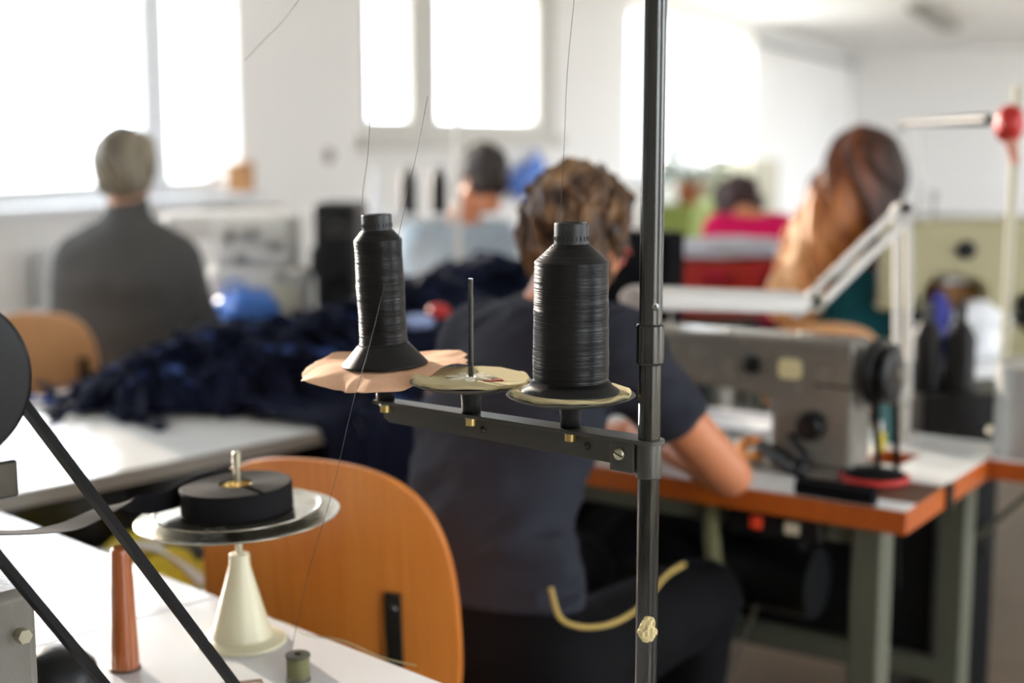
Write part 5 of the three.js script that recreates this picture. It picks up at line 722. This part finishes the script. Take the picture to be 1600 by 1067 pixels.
// ------------------------------------------------------------------ right background
{
  backTable('white table under the red crate', 1000, 1190, 5.3, 0.7);
  const p = onPlane(1118, 487, TOP), o = thing('red_crate', 'red plastic crate with hand holes on the table beyond the lamp', 'crate', p, -0.05), W2 = 0.46, H = 0.195, D = 0.3;
  const face = (w) => { const s = rect(-w / 2, 0, w / 2, H); s.holes.push(roundRect(-0.06, H - 0.075, 0.06, H - 0.04, 0.012)); for (const x of [-0.16, 0.16]) if (w > 0.4) s.holes.push(roundRect(x - 0.03, H - 0.075, x + 0.03, H - 0.04, 0.01)); return extrude(s, 0.006, 0.001); };
  for (const z of [-D / 2, D / 2 - 0.006]) part(o, 'crate_wall', mv(face(W2), 0, 0, z), M.redPlastic); for (const x of [-W2 / 2, W2 / 2 - 0.006]) part(o, 'crate_wall', mv(rot(face(D), 0, Math.PI / 2, 0), x, 0, 0), M.redPlastic); part(o, 'crate_floor', box(W2, 0.006, D, 0, 0.003, 0, 0.001), M.redPlastic);
  part(o, 'rim', [box(W2 + 0.02, 0.014, 0.016, 0, H, D / 2), box(W2 + 0.02, 0.014, 0.016, 0, H, -D / 2), box(0.016, 0.014, D, W2 / 2, H, 0), box(0.016, 0.014, D, -W2 / 2, H, 0)], M.redPlastic); part(o, 'rib', [-0.2, -0.1, 0.1, 0.2].map((x) => box(0.008, H - 0.1, 0.008, x, (H - 0.1) / 2, D / 2 + 0.003, 0.001)), M.redPlastic);
  const f = thing('fabric_stack', 'stack of pale grey cloth heaped on the red crate', 'cloth stack', [p.x, TOP + H + 0.008, p.z], -0.05); [0, 1, 2, 3].forEach((i) => part(f, 'folded_cloth', surf((x, y, z) => Math.max(ell(x, y, z, 0, 0, 0, 0.26 - i * 0.02, 0.018, 0.18), -y - 0.014) + 0.008 * noise(x * 12 + i * 5, y * 10, z * 14), [-0.3, -0.035, -0.22], [0.3, 0.05, 0.22], 0.012).translate(0.01 * i, 0.018 + i * 0.012, 0), i % 2 ? M.greyFabric : cloth(0xd7d8e2)));
  // items under the far window
  const g = roomPoint(onWall(1055), 0, -WALL + 0.35), gd = -g.z, gy = (py) => EYE + (210 - py) / F * gd, gb = thing('green_box', 'yellowish green box under the tall window beyond the pole', 'box', [g.x, 0, g.z], TURN); const gh = gy(318); part(gb, 'box_body', box(2.6, gh, 0.4, 0, gh / 2, 0, 0.02), M.green); part(gb, 'lid', box(2.64, 0.05, 0.44, 0, gh + 0.025, 0, 0.01), M.green);
  const c = roomPoint(onWall(1103), 0, -WALL + 0.45), cd = -c.z, ch = EYE + (210 - 286) / F * cd + 0.3, cb = thing('beige_cabinet', 'beige cabinet standing beside the green box under the window', 'cabinet', [c.x, 0, c.z], TURN); part(cb, 'cabinet_body', box(1.3, ch, 0.5, 0, ch / 2, 0, 0.015), M.beige); for (const x of [-0.32, 0.32]) { const dd = part(cb, 'door', box(0.6, ch - 0.12, 0.02, x, ch / 2, 0.255, 0.006), M.beige); part(dd, 'handle', box(0.015, 0.12, 0.02, x * 0.2, ch * 0.6, 0.27, 0.004), M.steel); }
  // plant on the sill
  const q = roomPoint(onWall(1012), gh + 0.055, -WALL + 0.42), pl = thing('potted_plant', 'dark leafy plant on the green box before the tall window, half behind the pole', 'plant', q); part(pl, 'pot', lathe([[0, 0], [0.1, 0], [0.13, 0.2], [0.14, 0.2], [0.14, 0.23], [0.12, 0.23], [0.115, 0.19], [0, 0.19]]), M.terracotta); part(pl, 'soil', cyl(0.115, 0.115, 0.01, 0, 0.18, 0), M.soil);
  for (let i = 0; i < 46; i++) { const a = rr(0, 6.28), e = rr(0.1, 1.3), L = rr(0.25, 0.55), d = V(Math.cos(a) * Math.cos(e), Math.sin(e), Math.sin(a) * Math.cos(e)), base = V(0, 0.2, 0), mid = base.clone().addScaledVector(d, L * 0.6).add(V(0, 0.05, 0)), tip = base.clone().addScaledVector(d, L).add(V(0, -0.06, 0)); if (tip.clone().applyAxisAngle(V(0, 1, 0), -TURN).z < -0.3) continue; const sh = new THREE.Shape(); sh.moveTo(0, 0); sh.quadraticCurveTo(0.06, 0.06, 0, 0.2); sh.quadraticCurveTo(-0.06, 0.06, 0, 0); const lf = new THREE.ExtrudeGeometry(sh, { depth: 0.002, bevelEnabled: false, curveSegments: 6 }); const dir = tip.clone().sub(mid).normalize(); lf.applyQuaternion(new THREE.Quaternion().setFromUnitVectors(V(0, 1, 0), dir)); part(pl, 'leaf', [lf.translate(mid.x, mid.y, mid.z), tube([base, base.clone().lerp(mid, 0.5).add(V(0, 0.03, 0)), mid], 0.004, 8, 5)], M.leaf); }
  // second table, beige machine, papers
  backTable('white table at the right with the beige machine', 1438, 1720, 4.0, 0.75);
  const m = onPlane(1592, 548, TOP); sewingMachine('large beige sewing machine on the table at the right', m, -0.1, M.machineBeige, 1.5, { arm: 0.24 });
  const bx = onPlane(1496, 540, TOP), b = thing('cardboard_box', 'brown cardboard box under white papers at the right', 'box', bx, 0.1); part(b, 'box_body', box(0.18, 0.2, 0.16, 0, 0.1, 0, 0.003), M.cardboard); part(b, 'flap', bar(V(-0.09, 0.2, 0.0), V(-0.12, 0.17, 0.0), 0.15, 0.003, V(0, 1, 0.01)), M.cardboard);
  const pp = thing('paper_stack', 'stack of white paper lying on the brown box at the right', 'paper', [bx.x + 0.01, TOP + 0.203, bx.z], 0.25); for (let i = 0; i < 4; i++) part(pp, 'paper_sheet', box(0.24, 0.009, 0.18, 0.006 * (i % 2), 0.005 + i * 0.0095, 0.004 * i, 0.003), M.white);
  const wq = onPlane(1524, 556, TOP), wb = thing('white_cloth_bundle', 'white cloth bundle in front of the brown box at the right', 'cloth', wq); part(wb, 'bundle', surf((x, y, z) => Math.max(ell(x, y, z, 0, 0.06, 0, 0.095, 0.11, 0.07) + 0.014 * noise(x * 16, y * 16, z * 16), 0.003 - y), [-0.13, -0.01, -0.1], [0.13, 0.2, 0.1], 0.008), M.white); part(wb, 'fold', strap([V(-0.08, 0.1, 0.06), V(0, 0.13, 0.07), V(0.08, 0.11, 0.06)], 0.05, 0.003, [V(0, 0.5, 1)], 16), M.white);
  const bl = onPlane(1464, 556, TOP), bb = thing('blue_spool', 'small dark blue spool between the black spools at the right', 'spool', bl); part(bb, 'wound_thread', lathe([[0, 0.004], [0.036, 0.004], [0.036, 0.14], [0.012, 0.19], [0, 0.19]]), std(0x2a2f8a, 0.6)); part(bb, 'core', lathe([[0, 0], [0.04, 0], [0.04, 0.004], [0, 0.004]]), M.white);
  const T3 = backTable('white sewing table in front of the red haired person', 1205, 1430, 5.4, 0.7);
}
renderer.render(scene, camera);
